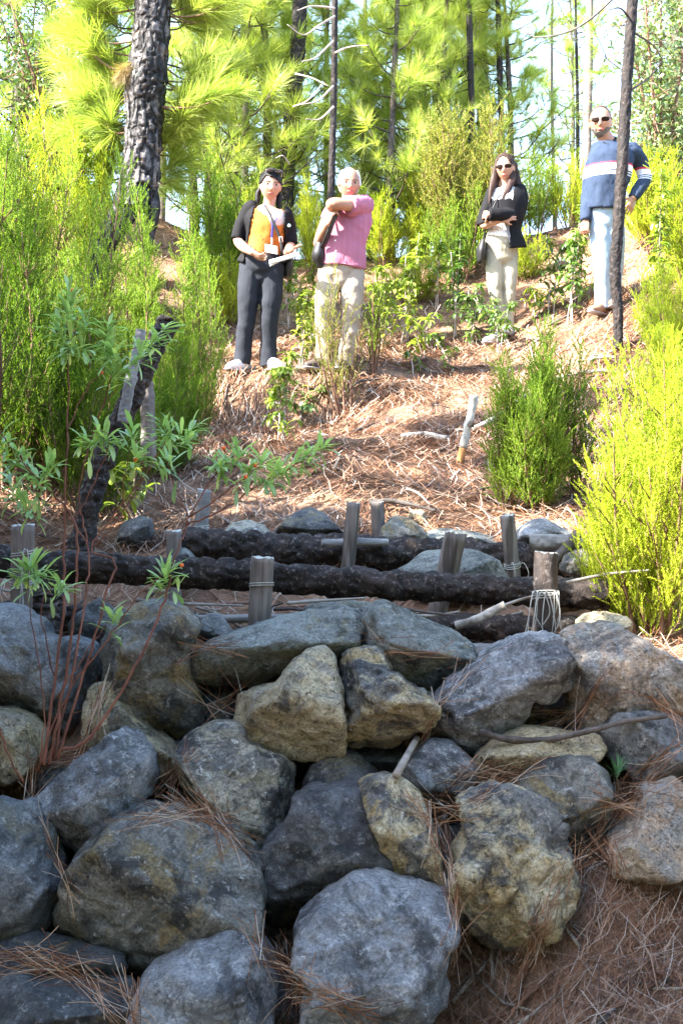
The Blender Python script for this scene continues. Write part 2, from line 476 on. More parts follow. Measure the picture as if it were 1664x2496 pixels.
# ---------------------------------------------------------------- terrain
_PY = np.array([-30, 0, 2.4, 3.0, 3.2, 3.4, 3.6, 3.8, 4.0, 4.3, 4.8, 5.1, 5.4, 6.5, 8.2, 9.0, 9.4, 10.4, 13.0, 14.5, 18, 30, 60, 300.])
_PZ = np.array([-1.5, 0.0, 0.04, 0.12, 0.20, 0.36, 0.58, 0.84, 1.02, 1.06, 1.15, 1.24, 1.38, 1.68, 2.06, 2.35, 2.50, 2.87, 4.15, 4.45, 4.6, 4.6, 3.0, -6.])
_PYb = np.array([0, 8.2, 8.85, 9.02, 9.22, 10.4])
_PZb = np.array([0, 2.03, 2.07, 2.14, 2.50, 2.87])
def H0(x, y):
    x = np.asarray(x, float); y = np.asarray(y, float)
    z = np.interp(y, _PY, _PZ)
    zb = np.interp(y, _PYb, _PZb)
    k = (1 - sstep(-0.15, 0.6, x)) * sstep(8.0, 8.3, y) * (1 - sstep(10.2, 10.4, y))
    z = z * (1 - k) + zb * k
    up = sstep(5.6, 8.5, y)
    z = z + up * 0.42 * np.clip(-x - 1.0, 0, 1.6)
    z = z + up * 0.34 * np.clip(x - 1.35, 0, 1.6)
    mid = sstep(3.9, 4.6, y) * (1 - up)
    z = z + mid * 0.25 * np.clip(np.abs(x) - 1.2, 0, 4)
    near = 1 - sstep(3.2, 3.9, y)
    z = z + near * (0.10 * sstep(0.3, 0.55, x) + 0.28 * np.clip(x - 0.4, 0, 2.5)) + near * 0.15 * np.clip(-x - 1.2, 0, 3)
    return z
def H(x, y):
    x = np.atleast_1d(np.asarray(x, float)); y = np.atleast_1d(np.asarray(y, float))
    p = np.stack([x, y, np.zeros_like(x)], 1)
    flat = 1 - 0.75 * np.exp(-((x + 0.5) ** 2 / 2 + (y - 9.7) ** 2 / 0.4))
    fade = sstep(1.5, 3.0, y)
    r = fbm(p * 1.1, 3, 5) * 0.09 * sstep(5.0, 6.5, y) + fbm(p * 4.5, 4, 8) * 0.045 * fade + fbm(p * 16, 2, 3) * 0.012 * fade
    # terracettes: little needle drifts running diagonally down the slope
    w = np.sin((y * 0.9 - x * 0.55) * 7.5 + 2.0 * fbm(p * 1.7, 2, 21)) * 0.022 * sstep(5.6, 6.4, y) * (1 - sstep(10, 11, y))
    return H0(x, y) + (r + w) * flat
def Hs(x, y): return float(H(x, y)[0])
def gp(x, y, dz=0.0): return Vector((x, y, Hs(x, y) + dz))

def build_terrain():
    s = np.linspace(-1, 1, 220)
    xs = 3.2 * s + 117 * s ** 7
    ys = np.concatenate([np.linspace(-30, 1.8, 24)[:-1], np.linspace(1.8, 5.6, 140)[:-1], np.linspace(5.6, 11.2, 160)[:-1], np.linspace(11.2, 20, 40)[:-1], np.linspace(4.47, 17.32, 24) ** 2])
    X, Y = np.meshgrid(xs, ys)
    Z = H(X.ravel(), Y.ravel())
    V = np.stack([X.ravel(), Y.ravel(), Z], 1)
    n, m = X.shape
    i, j = np.meshgrid(np.arange(n - 1), np.arange(m - 1), indexing='ij')
    a = (i * m + j).ravel()
    Fq = np.stack([a, a + 1, a + m + 1, a + m], 1)
    g = ob('ground', mk_mesh('ground', V, [Fq], [M['ground']]))
    tag(g, 'needle-strewn earth slope rising from the stone wall to the pines', kind='structure')
    return V, Fq
TERR_V, TERR_F = build_terrain()

# ---------------------------------------------------------------- the dry stone wall: stones traced as outlines, each a solid block at its own depth
def stone_depth(v): return float(np.interp(v, [1300, 1500, 1700, 2000, 2300, 2500], [4.1, 3.88, 3.66, 3.38, 3.12, 2.96]))
STONE_V, STONE_F = [], []
def stone_mesh(poly, d0, thick, mat, seed, facets=4, explicit=(), rough=1.0, boxy=4.2, N=104, K=26, KB=9):
    """poly: outline in photograph pixels -> closed block (silhouette ring, faceted front, rounder back); returns mesh, centre"""
    rng = np.random.default_rng(seed)
    P = np.asarray(poly, float)
    for _ in range(1):           # one corner cutting pass
        Q = np.roll(P, -1, 0)
        P = np.stack([0.93 * P + 0.07 * Q, 0.07 * P + 0.93 * Q], 1).reshape(-1, 2)
    L = np.concatenate([[0], np.cumsum(np.linalg.norm(np.roll(P, -1, 0) - P, axis=1))])
    Pc = np.concatenate([P, P[:1]])
    t = np.linspace(0, L[-1], N, endpoint=False)
    O = np.stack([np.interp(t, L, Pc[:, k]) for k in (0, 1)], 1)
    A = 0.5 * np.sum(O[:, 0] * np.roll(O[:, 1], -1) - np.roll(O[:, 0], -1) * O[:, 1])
    if A > 0: O = O[::-1]
    c = (O.max(0) + O.min(0)) * 0.25 + O.mean(0) * 0.5
    W3 = (O - c) / F * d0
    W3 *= 1.045; W3[:, 1] *= -1                        # x right, z up
    hw = np.abs(W3).max(0)
    rings = []
    for k in range(-KB, K + 1):
        a = k / (K if k >= 0 else KB) * 0.985
        s = (1 - abs(a) ** boxy) ** (1 / boxy)
        y = -thick * np.sign(a) * (1 - (1 - abs(a)) ** 1.7) if k >= 0 else thick * 1.25 * abs(a)
        rings.append(np.stack([W3[:, 0] * s, np.full(N, y), W3[:, 1] * s], 1))
    V = np.concatenate(rings)
    nr = len(rings)
    V = np.concatenate([V, [[0, rings[0][0, 1], 0]], [[0, rings[-1][0, 1], 0]]])
    i, j = np.meshgrid(np.arange(nr - 1), np.arange(N), indexing='ij')
    a = i * N + j; b = i * N + (j + 1) % N
    q = np.stack([a, b, b + N, a + N], -1).reshape(-1, 4)
    jj = np.arange(N); e = nr * N
    t0 = np.stack([np.full(N, e), (jj + 1) % N, jj], 1)
    t1 = np.stack([np.full(N, e + 1), (nr-1) * N + jj, (nr-1) * N + (jj + 1) % N], 1)
    faces = [q, np.concatenate([t0, t1])]
    # facets
    S = np.array([hw[0], thick, hw[1]])
    pl = [(np.array(e[:3], float), e[3]) for e in explicit]
    pl.append((np.array((rng.uniform(-.4, .4), -0.62, rng.uniform(.5, .85))), rng.uniform(.40, .58)))      # weathered top face
    pl.append((np.array((rng.uniform(-.4, .4), -0.75, -rng.uniform(.4, .75))), rng.uniform(.48, .66)))     # undercut lower face
    for _ in range(facets):
        n = rng.normal(size=3); n[1] = -abs(n[1]) - 0.45
        n /= np.linalg.norm(n)
        pl.append((n, rng.uniform(0.55, 0.80)))
    Qn = V / S
    ring = Qn[KB * N:(KB + 1) * N]
    for n, o in pl:                       # cut flat faces by pulling everything beyond a plane back towards the centre
        n = n / np.linalg.norm(n)
        dq = Qn @ n
        o = max(o * dq.max(), 0.76 * float((ring @ n).max()), 0.2)
        Qn = Qn * np.where(dq > o, o / np.maximum(dq, 1e-6), 1.0)[:, None]
    V = Qn * S
    # relief
    size = float(min(hw[0], hw[1], 0.25))
    Nn = vnormals(V, faces)
    off = rng.uniform(-50, 50, 3)
    big = fbm(V * 6 + off, 3, seed) * 0.05 * size
    mid = (np.abs(fbm(V * 17 + off, 3, seed + 3)) - 0.25) * -0.10 * size
    f1, f2, _ = cell(V * 13 + off, seed)
    chip = np.minimum(f2 - f1, 0.35) * 0.10 * size
    fine = fbm(V * 60 + off, 2, seed + 5) * 0.0035
    V = V + Nn * ((big + mid + chip) * rough + fine)[:, None]
    ctr = np.array(((c[0] - 832) / F * d0, d0, CZ + (1248 - c[1]) / F * d0))
    me = mk_mesh('stone', V, faces, [M[mat]])
    STONE_F.append([f + sum(len(x) for x in STONE_V) for f in faces]); STONE_V.append(V + ctr)
    return me, ctr

def ZA(l): return [(x / 1.8846, 1450 + y / 1.8846) for x, y in l]
def ZB(l): return [(832 + x / 1.8846, 1450 + y / 1.8846) for x, y in l]
def ZC(l): return [(x / 1.8846, 1950 + y / 1.8846) for x, y in l]
def ZD(l): return [(832 + x / 1.8846, 1950 + y / 1.8846) for x, y in l]
S_ = []   # (outline, material, thickness, depth shift, label, kwargs)
S_.append((ZA([(-60,60),(60,75),(100,115),(165,140),(175,200),(240,225),(320,210),(400,250),(430,350),(425,400),(380,450),(340,590),(250,650),(130,620),(60,560),(-60,535)]), 'rock_grey', .19, .04, 'large blue-grey stone behind the shrub stems', dict(explicit=[(0.75,-0.6,0.15,0.55),(-0.3,-0.8,-0.5,0.62)])))
S_.append((ZA([(-60,540),(40,550),(110,580),(185,650),(195,720),(150,790),(60,850),(-60,900)]), 'rock_tan', .15, .02, 'pale tan stone at the edge beside the shrub base', {}))
S_.append((ZA([(490,160),(560,100),(650,50),(720,45),(830,80),(880,130),(900,160),(850,260),(870,400),(905,470),(915,540),(900,620),(850,680),(770,690),(730,650),(690,600),(610,560),(600,500),(520,460),(480,400),(465,300)]), 'rock_brown', .20, .0, 'tall brown and charcoal stone with a pitted lower end', dict(explicit=[(-0.75,-0.6,0.1,0.5),(0.35,-0.85,-0.2,0.7)])))
S_.append((ZA([(420,440),(470,430),(540,500),(640,600),(760,700),(810,760),(810,850),(760,920),(700,960),(650,930),(560,800),(430,700),(395,640),(400,520)]), 'rock_tan', .12, .06, 'long tan stone lying diagonally behind a blue-grey one', {}))
S_.append((ZA([(185,970),(230,890),(330,800),(450,710),(540,640),(590,660),(630,690),(680,760),(680,820),(690,890),(620,980),(590,1002),(470,1132),(410,1157),(340,1152),(260,1062)]), 'rock_blue', .17, -.05, 'smooth blue-grey stone tilted at the foot of the shrub', dict(explicit=[(-0.45,-0.55,0.7,0.45),(0.45,-0.85,-0.25,0.55)])))
S_.append((ZA([(815,740),(830,700),(890,660),(960,630),(1050,620),(1110,640),(1130,700),(1210,750),(1290,770),(1330,830),(1335,900),(1310,1000),(1280,1100),(1210,1200),(1140,1230),(1050,1160),(960,1050),(880,970),(830,900),(815,820)]), 'rock_speck', .19, .0, 'round cream and charcoal speckled stone', dict(explicit=[(0.8,-0.55,0.0,0.55)])))
S_.append((ZA([(905,150),(960,90),(1000,90),(1040,140),(1075,200),(1010,225),(940,220),(905,190)]), 'rock_grey', .07, .06, 'small grey stone wedged above the slab', dict(N=48,K=12)))
S_.append((ZA([(900,275),(960,230),(1100,180),(1250,130),(1400,95),(1500,80),(1570,75),(1640,100),(1650,160),(1620,230),(1570,280),(1490,270),(1400,290),(1320,330),(1240,380),(1180,430),(1120,410),(1040,400),(930,400),(900,340)]), 'rock_moss', .17, .0, 'long flat slab with a greenish underside', dict(facets=1, explicit=[(-0.28,-0.42,0.86,0.30),(0.25,-0.85,-0.45,0.62)])))
S_.append((ZA([(1090,480),(1180,450),(1260,430),(1310,370),(1400,280),(1480,265),(1520,320),(1550,440),(1560,560),(1568,640),(1576,700),(1560,730),(1440,755),(1300,755),(1200,750),(1120,690),(1100,640),(1065,600),(1075,520)]), 'rock_tan', .16, -.06, 'squared tan stone with a flat pitted face', dict(facets=1, explicit=[(0.05,-1,0.05,0.62),(-0.6,-0.5,0.6,0.62),(-0.1,-0.55,-0.8,0.72)])))
S_.append((ZB([(30,290),(80,270),(150,270),(190,300),(215,350),(290,420),(370,460),(420,500),(425,560),(390,600),(330,620),(280,660),(230,700),(150,705),(60,690),(20,630),(0,500),(-10,400)]), 'rock_ochre', .17, -.02, 'knobbly ochre and charcoal stone below the angular one', dict(facets=3, rough=1.7)))
S_.append((ZB([(60,240),(75,200),(90,130),(150,55),(200,45),(330,100),(450,150),(550,190),(600,240),(605,280),(580,320),(500,390),(420,440),(370,420),(250,350),(180,290),(110,260)]), 'rock_moss', .18, .0, 'angular greenish stone with a shaded underside', dict(facets=1, explicit=[(0.22,-0.5,0.8,0.30),(0.15,-0.75,-0.62,0.45),(-0.85,-0.45,0.1,0.45)])))
S_.append((ZB([(415,580),(440,520),(500,440),(600,370),(680,300),(790,230),(900,200),(960,195),(1010,215),(1020,260),(1040,380),(1030,430),(960,490),(880,480),(855,520),(850,570),(800,610),(760,625),(720,680),(640,735),(560,730),(480,690),(420,640)]), 'rock_blue', .20, -.02, 'big pale grey stone beside the twine-wrapped post', dict(explicit=[(-0.35,-0.6,0.72,0.5),(0.5,-0.7,-0.5,0.6)], rough=1.3)))
S_.append((ZB([(1045,200),(1060,180),(1150,150),(1250,140),(1310,170),(1400,240),(1500,300),(1565,330),(1560,400),(1500,520),(1430,560),(1300,590),(1180,640),(1070,640),(1065,560),(1080,500),(1055,460),(1060,330),(1040,260)]), 'rock_pink', .17, -.02, 'broad pinkish tan stone below the lime heather', dict(facets=2, explicit=[(0.05,-0.95,0.25,0.6)])))
S_.append((ZB([(1095,130),(1130,100),(1200,85),(1300,100),(1340,150),(1300,200),(1150,210),(1100,160)]), 'rock_tan', .10, .12, 'small pale stone tucked under the heather', dict(N=48,K=12)))
S_.append((ZB([(620,800),(640,740),(720,680),(850,630),(950,630),(1050,650),(1180,660),(1200,700),(1140,760),(1000,790),(900,850),(800,870),(680,890),(640,870)]), 'rock_tan', .12, .03, 'low tan stone under the dark twig', {}))
S_.append((ZB([(270,800),(360,720),(420,685),(520,700),(580,760),(620,800),(600,860),(570,900),(550,960),(490,985),(400,960),(340,900),(280,860)]), 'rock_blue', .12, .04, 'smaller bright blue-grey stone in a recess', dict(facets=11)))
S_.append((ZB([(820,920),(870,820),(940,770),(1050,760),(1150,770),(1200,820),(1250,920),(1275,1000),(1260,1110),(1180,1180),(1110,1190),(1040,1130),(1000,1020),(900,980)]), 'rock_brown', .16, .04, 'rounded dark stone with a mustard cheek', {}))
S_.append((ZB([(1200,640),(1280,550),(1400,540),(1500,560),(1600,590),(1600,860),(1450,880),(1380,900),(1340,850),(1300,780),(1220,740)]), 'rock_grey', .16, .03, 'grey-brown stone beside the blue-green seedling', {}))
S_.append((ZB([(90,900),(110,870),(190,850),(260,860),(310,890),(360,940),(390,1000),(430,1110),(450,1230),(480,1350),(485,1400),(440,1410),(360,1380),(280,1350),(255,1290),(200,1180),(160,1080),(120,990)]), 'rock_ochre', .13, -.06, 'upright ochre stone, long and narrow', dict(facets=1, explicit=[(0.1,-0.97,0.1,0.6)])))
S_.append((ZC([(1390,-50),(1440,-150),(1540,-200),(1640,-190),(1730,-100),(1690,0),(1560,30),(1460,30)]), 'rock_dark', .13, .08, 'dark grey stone set back above the slaty one', {}))
S_.append((ZC([(1190,330),(1215,240),(1330,140),(1345,40),(1420,-10),(1560,-20),(1660,-20),(1700,60),(1740,160),(1745,190),(1780,290),(1770,330),(1700,380),(1568,450),(1450,520),(1380,560),(1290,570),(1220,540),(1200,450)]), 'rock_dark', .19, .0, 'dark slaty stone with a broken lower edge', dict(facets=2, explicit=[(-0.25,-0.75,0.6,0.5),(0.1,-0.75,-0.65,0.5)])))
S_.append((ZC([(1378,640),(1400,590),(1470,530),(1568,460),(1640,400),(1740,385),(1850,430),(1960,470),(2060,490),(2075,560),(2085,620),(2040,680),(2030,800),(2020,900),(1950,960),(1880,1020),(1800,1090),(1500,1110),(1400,1020),(1420,900),(1450,780),(1380,700)]), 'rock_blue', .19, -.02, 'big bluish white stone at the bottom of the wall', dict(facets=1, explicit=[(0.0,-0.86,0.5,0.55),(0.8,-0.6,-0.1,0.7)])))
S_.append((ZD([(560,60),(590,30),(700,0),(790,0),(880,20),(990,80),(1020,160),(1020,250),(1050,330),(1050,420),(1000,500),(900,640),(860,670),(740,690),(640,650),(580,560),(540,480),(510,370),(540,290),(570,240),(590,190),(600,110)]), 'rock_ochre', .19, -.04, 'craggy yellow and black banded stone', dict(facets=2, explicit=[(-0.15,-0.55,0.8,0.42)], rough=2.0)))
S_.append((ZD([(1260,200),(1340,160),(1370,90),(1410,-20),(1480,-40),(1600,-70),(1620,270),(1540,290),(1440,370),(1370,420),(1300,420),(1250,330)]), 'rock_pink', .14, -.02, 'pale tan stone at the edge above the bare soil', dict(explicit=[(-0.2,-0.7,0.65,0.5)])))
S_.append((ZC([(-60,40),(40,70),(120,45),(190,80),(235,130),(240,270),(270,440),(255,560),(200,630),(100,670),(-60,690)]), 'rock_grey', .18, .0, 'mottled dark grey stone at the edge of the wall', dict(explicit=[(0.1,-0.95,0.3,0.6)])))
S_.append((ZC([(250,600),(290,460),(310,370),(380,270),(480,180),(560,130),(640,80),(760,95),(900,150),(1030,180),(1110,270),(1165,330),(1195,450),(1190,560),(1165,650),(1080,640),(1000,650),(900,690),(800,760),(680,800),(590,770),(550,730),(480,700),(330,680),(265,660)]), 'rock_brown', .24, -.02, 'largest stone, dark and rounded with a mustard patch', dict(facets=3, explicit=[(-0.1,-0.8,0.55,0.62)])))
S_.append((ZC([(-60,700),(100,665),(200,690),(380,710),(470,710),(545,740),(555,820),(450,870),(250,860),(60,830),(-60,840)]), 'rock_dark', .12, .02, 'low dark stone under strewn needles', {}))
S_.append((ZC([(-60,850),(50,825),(150,865),(300,880),(450,895),(570,905),(610,960),(600,1130),(-60,1130)]), 'rock_dark', .14, -.06, 'dark flat-topped stone at the bottom corner', dict(explicit=[(0,-0.5,0.85,0.6)])))
S_.append((ZC([(630,960),(650,880),(690,820),(780,770),(900,700),(1060,645),(1110,660),(1190,710),(1230,780),(1260,860),(1250,950),(1220,1130),(620,1130)]), 'rock_blue', .18, -.06, 'pale grey pointed stone with a tan side face', dict(facets=1, explicit=[(-0.25,-0.9,0.3,0.55),(0.85,-0.5,0.1,0.5)])))
wall = empty('dry_stone_wall', (0.0, 3.5, 0.3), 'retaining wall of large rough stones stacked below the log barrier', 'stone wall')
def wall_stone(poly, mat, th, dz, lab, kw, seed):
    vc = np.mean([p[1] for p in poly])
    me, c = stone_mesh(poly, stone_depth(vc) + dz, th, mat, seed, **kw)
    o = ob('stone', me, wall, Vector(c) - wall.location)
    if lab: o['label'] = lab
for k, (poly, mat, th, dz, lab, kw) in enumerate(S_):
    wall_stone(poly, mat, th, dz, lab, kw, 100 + k)
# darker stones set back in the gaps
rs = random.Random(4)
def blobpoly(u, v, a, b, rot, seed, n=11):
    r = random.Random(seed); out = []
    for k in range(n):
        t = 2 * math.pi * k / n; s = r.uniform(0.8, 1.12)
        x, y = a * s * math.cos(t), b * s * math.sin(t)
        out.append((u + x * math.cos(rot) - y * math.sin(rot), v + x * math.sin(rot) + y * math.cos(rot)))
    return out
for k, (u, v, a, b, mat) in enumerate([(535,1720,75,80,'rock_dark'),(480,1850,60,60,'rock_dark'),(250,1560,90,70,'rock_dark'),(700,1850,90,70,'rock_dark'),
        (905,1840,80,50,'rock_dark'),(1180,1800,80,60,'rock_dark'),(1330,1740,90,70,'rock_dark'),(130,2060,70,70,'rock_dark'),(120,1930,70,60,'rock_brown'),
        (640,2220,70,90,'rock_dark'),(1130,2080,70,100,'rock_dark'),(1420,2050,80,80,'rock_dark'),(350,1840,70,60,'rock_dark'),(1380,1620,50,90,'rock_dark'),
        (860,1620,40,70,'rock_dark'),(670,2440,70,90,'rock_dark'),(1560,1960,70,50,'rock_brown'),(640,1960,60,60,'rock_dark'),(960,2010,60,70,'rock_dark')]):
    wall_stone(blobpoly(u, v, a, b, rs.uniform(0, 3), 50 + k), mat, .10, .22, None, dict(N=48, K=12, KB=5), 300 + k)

def on_ground(u, v, d0=4.0, d1=16.0, dz=0.0):
    ds = np.linspace(d0, d1, 600)
    X = (u - 832) / F * ds; Z = CZ + (1248 - v) / F * ds
    g = H(X, ds)
    k = np.where(Z <= g)[0]
    k = k[0] if len(k) else 300
    return np.array((X[k], ds[k], g[k] + dz))

# the wall runs on past both sides of the view
for k, (u, v, a, b, mat) in enumerate([(-175,1600,125,105,'rock_grey'),(-165,1800,110,100,'rock_tan'),(-190,2030,130,125,'rock_dark'),(-180,2290,130,130,'rock_blue'),(-420,1640,120,110,'rock_brown'),(-420,1870,120,110,'rock_grey'),(-440,2110,130,120,'rock_tan'),
        (1800,1720,120,105,'rock_grey'),(1790,1930,110,95,'rock_tan'),(2030,1740,110,100,'rock_blue')]):
    wall_stone(blobpoly(u, v, a, b, rs.uniform(0, 3), 90 + k), mat, .16, .0, None, dict(N=64, K=16, KB=6), 360 + k)

# boulders lying loose behind the wall and on the slope
def FV(l): return [(x * 1.0612, y * 1.0612) for x, y in l]
B_ = [
 (FV([(628,1232),(650,1205),(680,1180),(710,1168),(740,1180),(765,1205),(790,1228),(790,1250),(640,1250)]), 5.55, .13, 'rock_dark', 'dark pointed boulder behind the upper log'),
 (FV([(868,1260),(880,1210),(905,1188),(940,1190),(970,1215),(995,1245),(990,1262)]), 5.5, .12, 'rock_brown', 'rounded brown boulder behind the short square post'),
 (FV([(975,1250),(985,1222),(1020,1215),(1080,1222),(1130,1232),(1140,1258),(1050,1265)]), 5.5, .10, 'rock_moss', 'low mossy boulder on the slope edge behind the upper log'),
 (FV([(1185,1240),(1200,1212),(1228,1196),(1250,1192),(1290,1215),(1325,1240),(1310,1258),(1240,1262)]), 5.2, .13, 'rock_blue', 'blue-grey boulder with a white-flecked top by the heather'),
 (FV([(905,1322),(940,1300),(975,1272),(1040,1264),(1095,1268),(1140,1290),(1160,1330),(1150,1365),(1040,1372),(940,1345)]), 4.72, .16, 'rock_moss', 'mossy flat boulder between the two barrier logs'),
 (FV([(515,1235),(530,1205),(565,1196),(600,1205),(630,1235),(600,1250),(540,1250)]), 5.5, .10, 'rock_speck', 'small pale speckled boulder beside the weathered slope post'),
 (FV([(270,1240),(285,1200),(320,1185),(345,1195),(350,1230),(330,1260),(285,1260)]), 5.6, .11, 'rock_dark', 'dark boulder in the heather shade beside the charred pole'),
 (FV([(375,1300),(395,1258),(425,1262),(455,1295),(445,1320),(390,1325)]), 4.8, .09, 'rock_moss', 'greenish boulder next to the end of the upper log'),
 (FV([(935,1195),(945,1172),(972,1172),(985,1190),(975,1203),(945,1205)]), 5.8, .06, 'rock_tan', 'small cream rock at the foot of the slope'),
 (FV([(478,660),(485,632),(510,622),(530,640),(532,662),(505,672)]), 11.0, .15, 'rock_grey', 'grey rock uphill behind the woman in the orange top'),
 (FV([(675,852),(682,840),(700,837),(716,846),(714,858),(690,860)]), 9.7, .06, 'rock_tan', 'tan rock between the orange-top woman and the pink-shirt man'),
 (FV([(1272,608),(1280,596),(1298,592),(1312,600),(1310,612),(1285,615)]), 12.6, .10, 'rock_grey', 'dark grey rock on the crest behind the sunglasses woman'),
 (FV([(1148,935),(1156,926),(1170,924),(1176,932),(1168,940)]), 7.8, .05, 'rock_tan', 'small pale rock half way up the needle slope'),
 (FV([(1290,1310),(1300,1275),(1340,1262),(1372,1280),(1375,1312),(1335,1325)]), 4.75, .10, 'rock_speck', 'pale rounded boulder beside the lime heather and short log'),
 (FV([(1225,1385),(1240,1365),(1290,1360),(1330,1372),(1335,1400),(1280,1408)]), 4.45, .09, 'rock_tan', 'tan boulder half hidden by the barrier behind the twine-wrapped post'),
 (FV([(700,1398),(730,1382),(790,1380),(860,1388),(900,1398),(880,1425),(760,1428)]), 4.5, .10, 'rock_moss', 'mossy boulder under the charred front log'),
]
for k, (poly, d, th, mat, lab) in enumerate(B_):
    if d > 5.3:
        d = float(on_ground(np.mean([p[0] for p in poly]), max(p[1] for p in poly) - 4, 5.2)[1])
    me, c = stone_mesh(poly, d, th, mat, 500 + k, N=56, K=13, KB=6)
    tag(ob('boulder', me, None, c), lab, 'boulder', 'loose boulders behind the wall')

# ---------------------------------------------------------------- posts, logs, sticks
def post(u, v0, v1, d, w, lean=0.0, label='', split=False, mat='post', name='wooden_post', depth_lean=0.0, seed=0, group='wooden posts of the log barrier'):
    """v0 = top, v1 = where it vanishes; continues into the ground"""
    top = px(u + lean, v0, d); base = px(u, v1, d + depth_lean)
    dirv = (base - top); base = top + dirv * 1.0
    bottom = base + dirv / np.linalg.norm(dirv) * 0.25
    r = w / F * d / 2
    P = np.linspace(bottom, top, 26)
    rad = np.full(26, r); 
    V, f = sweep(P - bottom, rad, 28)
    nv = 26 * 28
    rng = np.random.default_rng(seed)
    ang = np.arctan2(V[:, 1], V[:, 0])
    off = fbm(np.stack([np.cos(ang) * 2.2 + seed, np.sin(ang) * 2.2, V[:, 2] * 1.6], 1), 3, seed) * 0.16 * r
    groove = -np.maximum(0, fbm(np.stack([np.cos(ang) * 9 + seed, np.sin(ang) * 9, V[:, 2] * 3.0], 1), 2, seed + 2) - 0.25) * 0.35 * r
    ax = (top - bottom) / np.linalg.norm(top - bottom)
    rad_v = V - np.outer(V @ ax, ax)
    rl = np.linalg.norm(rad_v, axis=1, keepdims=True)
    rad_n = rad_v / np.maximum(rl, 1e-6)
    V = V + rad_n * np.where(rl > 1e-4, (off + groove)[:, None], 0)
    # sawn, slightly sloped and chipped top
    k = np.arange(25 * 28, 26 * 28)
    V[k] += ax * (rng.uniform(-0.004, 0.004, 28)[:, None] + 0.25 * (V[k] @ np.array((math.cos(seed), math.sin(seed), 0)))[:, None] * 0.3)
    if split:
        sel = (V[:, 0] - (V[:, 2] / (top - bottom)[2]) * (top - bottom)[0]) > r * 0.35
        V[sel, 1] += 0.012; V[sel & (V[:, 2] > (top - bottom)[2] * 0.6), 0] += 0.01
    mi = np.zeros(len(f[0]) + len(f[1]), dtype=int); mi[len(f[0]) + 28:] = 1
    me = mk_mesh(name, V, f, [M[mat], M['cut_wood']], True, mi)
    me.polygons.foreach_set("use_smooth", mi == 0)
    o = ob(name, me, None, bottom)
    return tag(o, label, 'post', group), top, base, r

def twine(parent, c, ax, r, turns, seed, strands=0, slen=0.1):
    """loops of thin cord round a post and loose ends; c, ax in world space"""
    rng = random.Random(seed); ax = Vector(ax).normalized()
    x = ax.orthogonal().normalized(); y = ax.cross(x)
    acc = Acc()
    pts = []
    n = 20 * turns
    for i in range(n + 1):
        t = 2 * math.pi * i / 20
        rr = r * (1.05 + 0.05 * rng.random())
        pts.append(Vector(c) + x * rr * math.cos(t) + y * rr * math.sin(t) + ax * (0.004 * turns * (i / n - 0.5) * 2 + 0.006 * math.sin(t + seed)))
    acc.add(*sweep([tuple(p) for p in pts], 0.0022, 5))
    for s in range(strands):
        a = rng.uniform(-2.6, -0.5)
        p0 = Vector(c) + Vector((math.cos(a), math.sin(a), 0)) * r * 1.1
        dx = rng.uniform(-0.02, 0.02)
        L = slen * rng.uniform(0.5, 1.2)
        pp = [p0, p0 + Vector((dx, -0.02, 0.012)), p0 + Vector((dx * 2, -0.022 - rng.random() * 0.01, -L * 0.5)), p0 + Vector((dx * 1.5 + rng.uniform(-.02, .02), -0.012, -L))]
        acc.add(*sweep([tuple(p) for p in pp], 0.0019, 5, sub=4))
    me = acc.mesh('twine', [M['twine']])
    o = ob('twine', me, parent)
    o.matrix_parent_inverse = Matrix.Identity(4)
    o.location = -Vector(parent.location)
    return o

p1, t1, b1, r1 = post(52, 1280, 1510, 4.12, 52, 6, 'weathered post at the wall end, behind green shrub leaves', seed=1)
twine(p1, t1 + (b1 - t1) * 0.62, t1 - b1, r1, 3, 1, 3, 0.22)
twine(p1, t1 + (b1 - t1) * 0.30, t1 - b1, r1, 2, 2, 2, 0.16)
p2, t2, b2, r2 = post(632, 1358, 1545, 4.10, 54, 9, 'stout grey post with pale sawn top above the flat slab', seed=2)
twine(p2, t2 + (b2 - t2) * 0.36, t2 - b2 + np.array((0.02, 0, 0.0)), r2, 2, 3, 0)
p3, t3, b3, r3 = post(1326, 1346, 1565, 4.12, 58, 3, 'bark-flecked post wrapped in a tangle of pale twine', mat='bark_far', seed=3)
twine(p3, t3 + (b3 - t3) * 0.48, t3 - b3, r3, 4, 4, 13, 0.13)
p4, t4, b4, r4 = post(846, 1225, 1400, 4.95, 34, 16, 'tall thin post leaning out over the upper log', seed=4)
p5, t5, b5, r5 = post(922, 1224, 1315, 5.36, 32, -3, 'short square-cut post standing behind the upper log', seed=5)
p6, t6, b6, r6 = post(1065, 1305, 1500, 4.52, 50, 42, 'split leaning post rising behind the front log', split=True, seed=6)
p7, t7, b7, r7 = post(1252, 1254, 1420, 4.88, 36, -18, 'plain dark grey post leaning beside the blue-grey boulder', seed=7)
twine(p7, t7 + (b7 - t7) * 0.75, t7 - b7, r7, 3, 7, 2, 0.08)
p8, t8, b8, r8 = post(424, 1293, 1420, 4.78, 38, 0, 'dark post where the upper log ends near the shrub', seed=8)
p9, t9, b9, r9 = post(490, 1193, 1300, 5.30, 34, 8, 'pale weathered post at the slope edge beside the speckled boulder', mat='grey_wood', seed=9)
twine(p9, t9 + (b9 - t9) * 0.92, t9 - b9, r9, 4, 9, 5, 0.10)

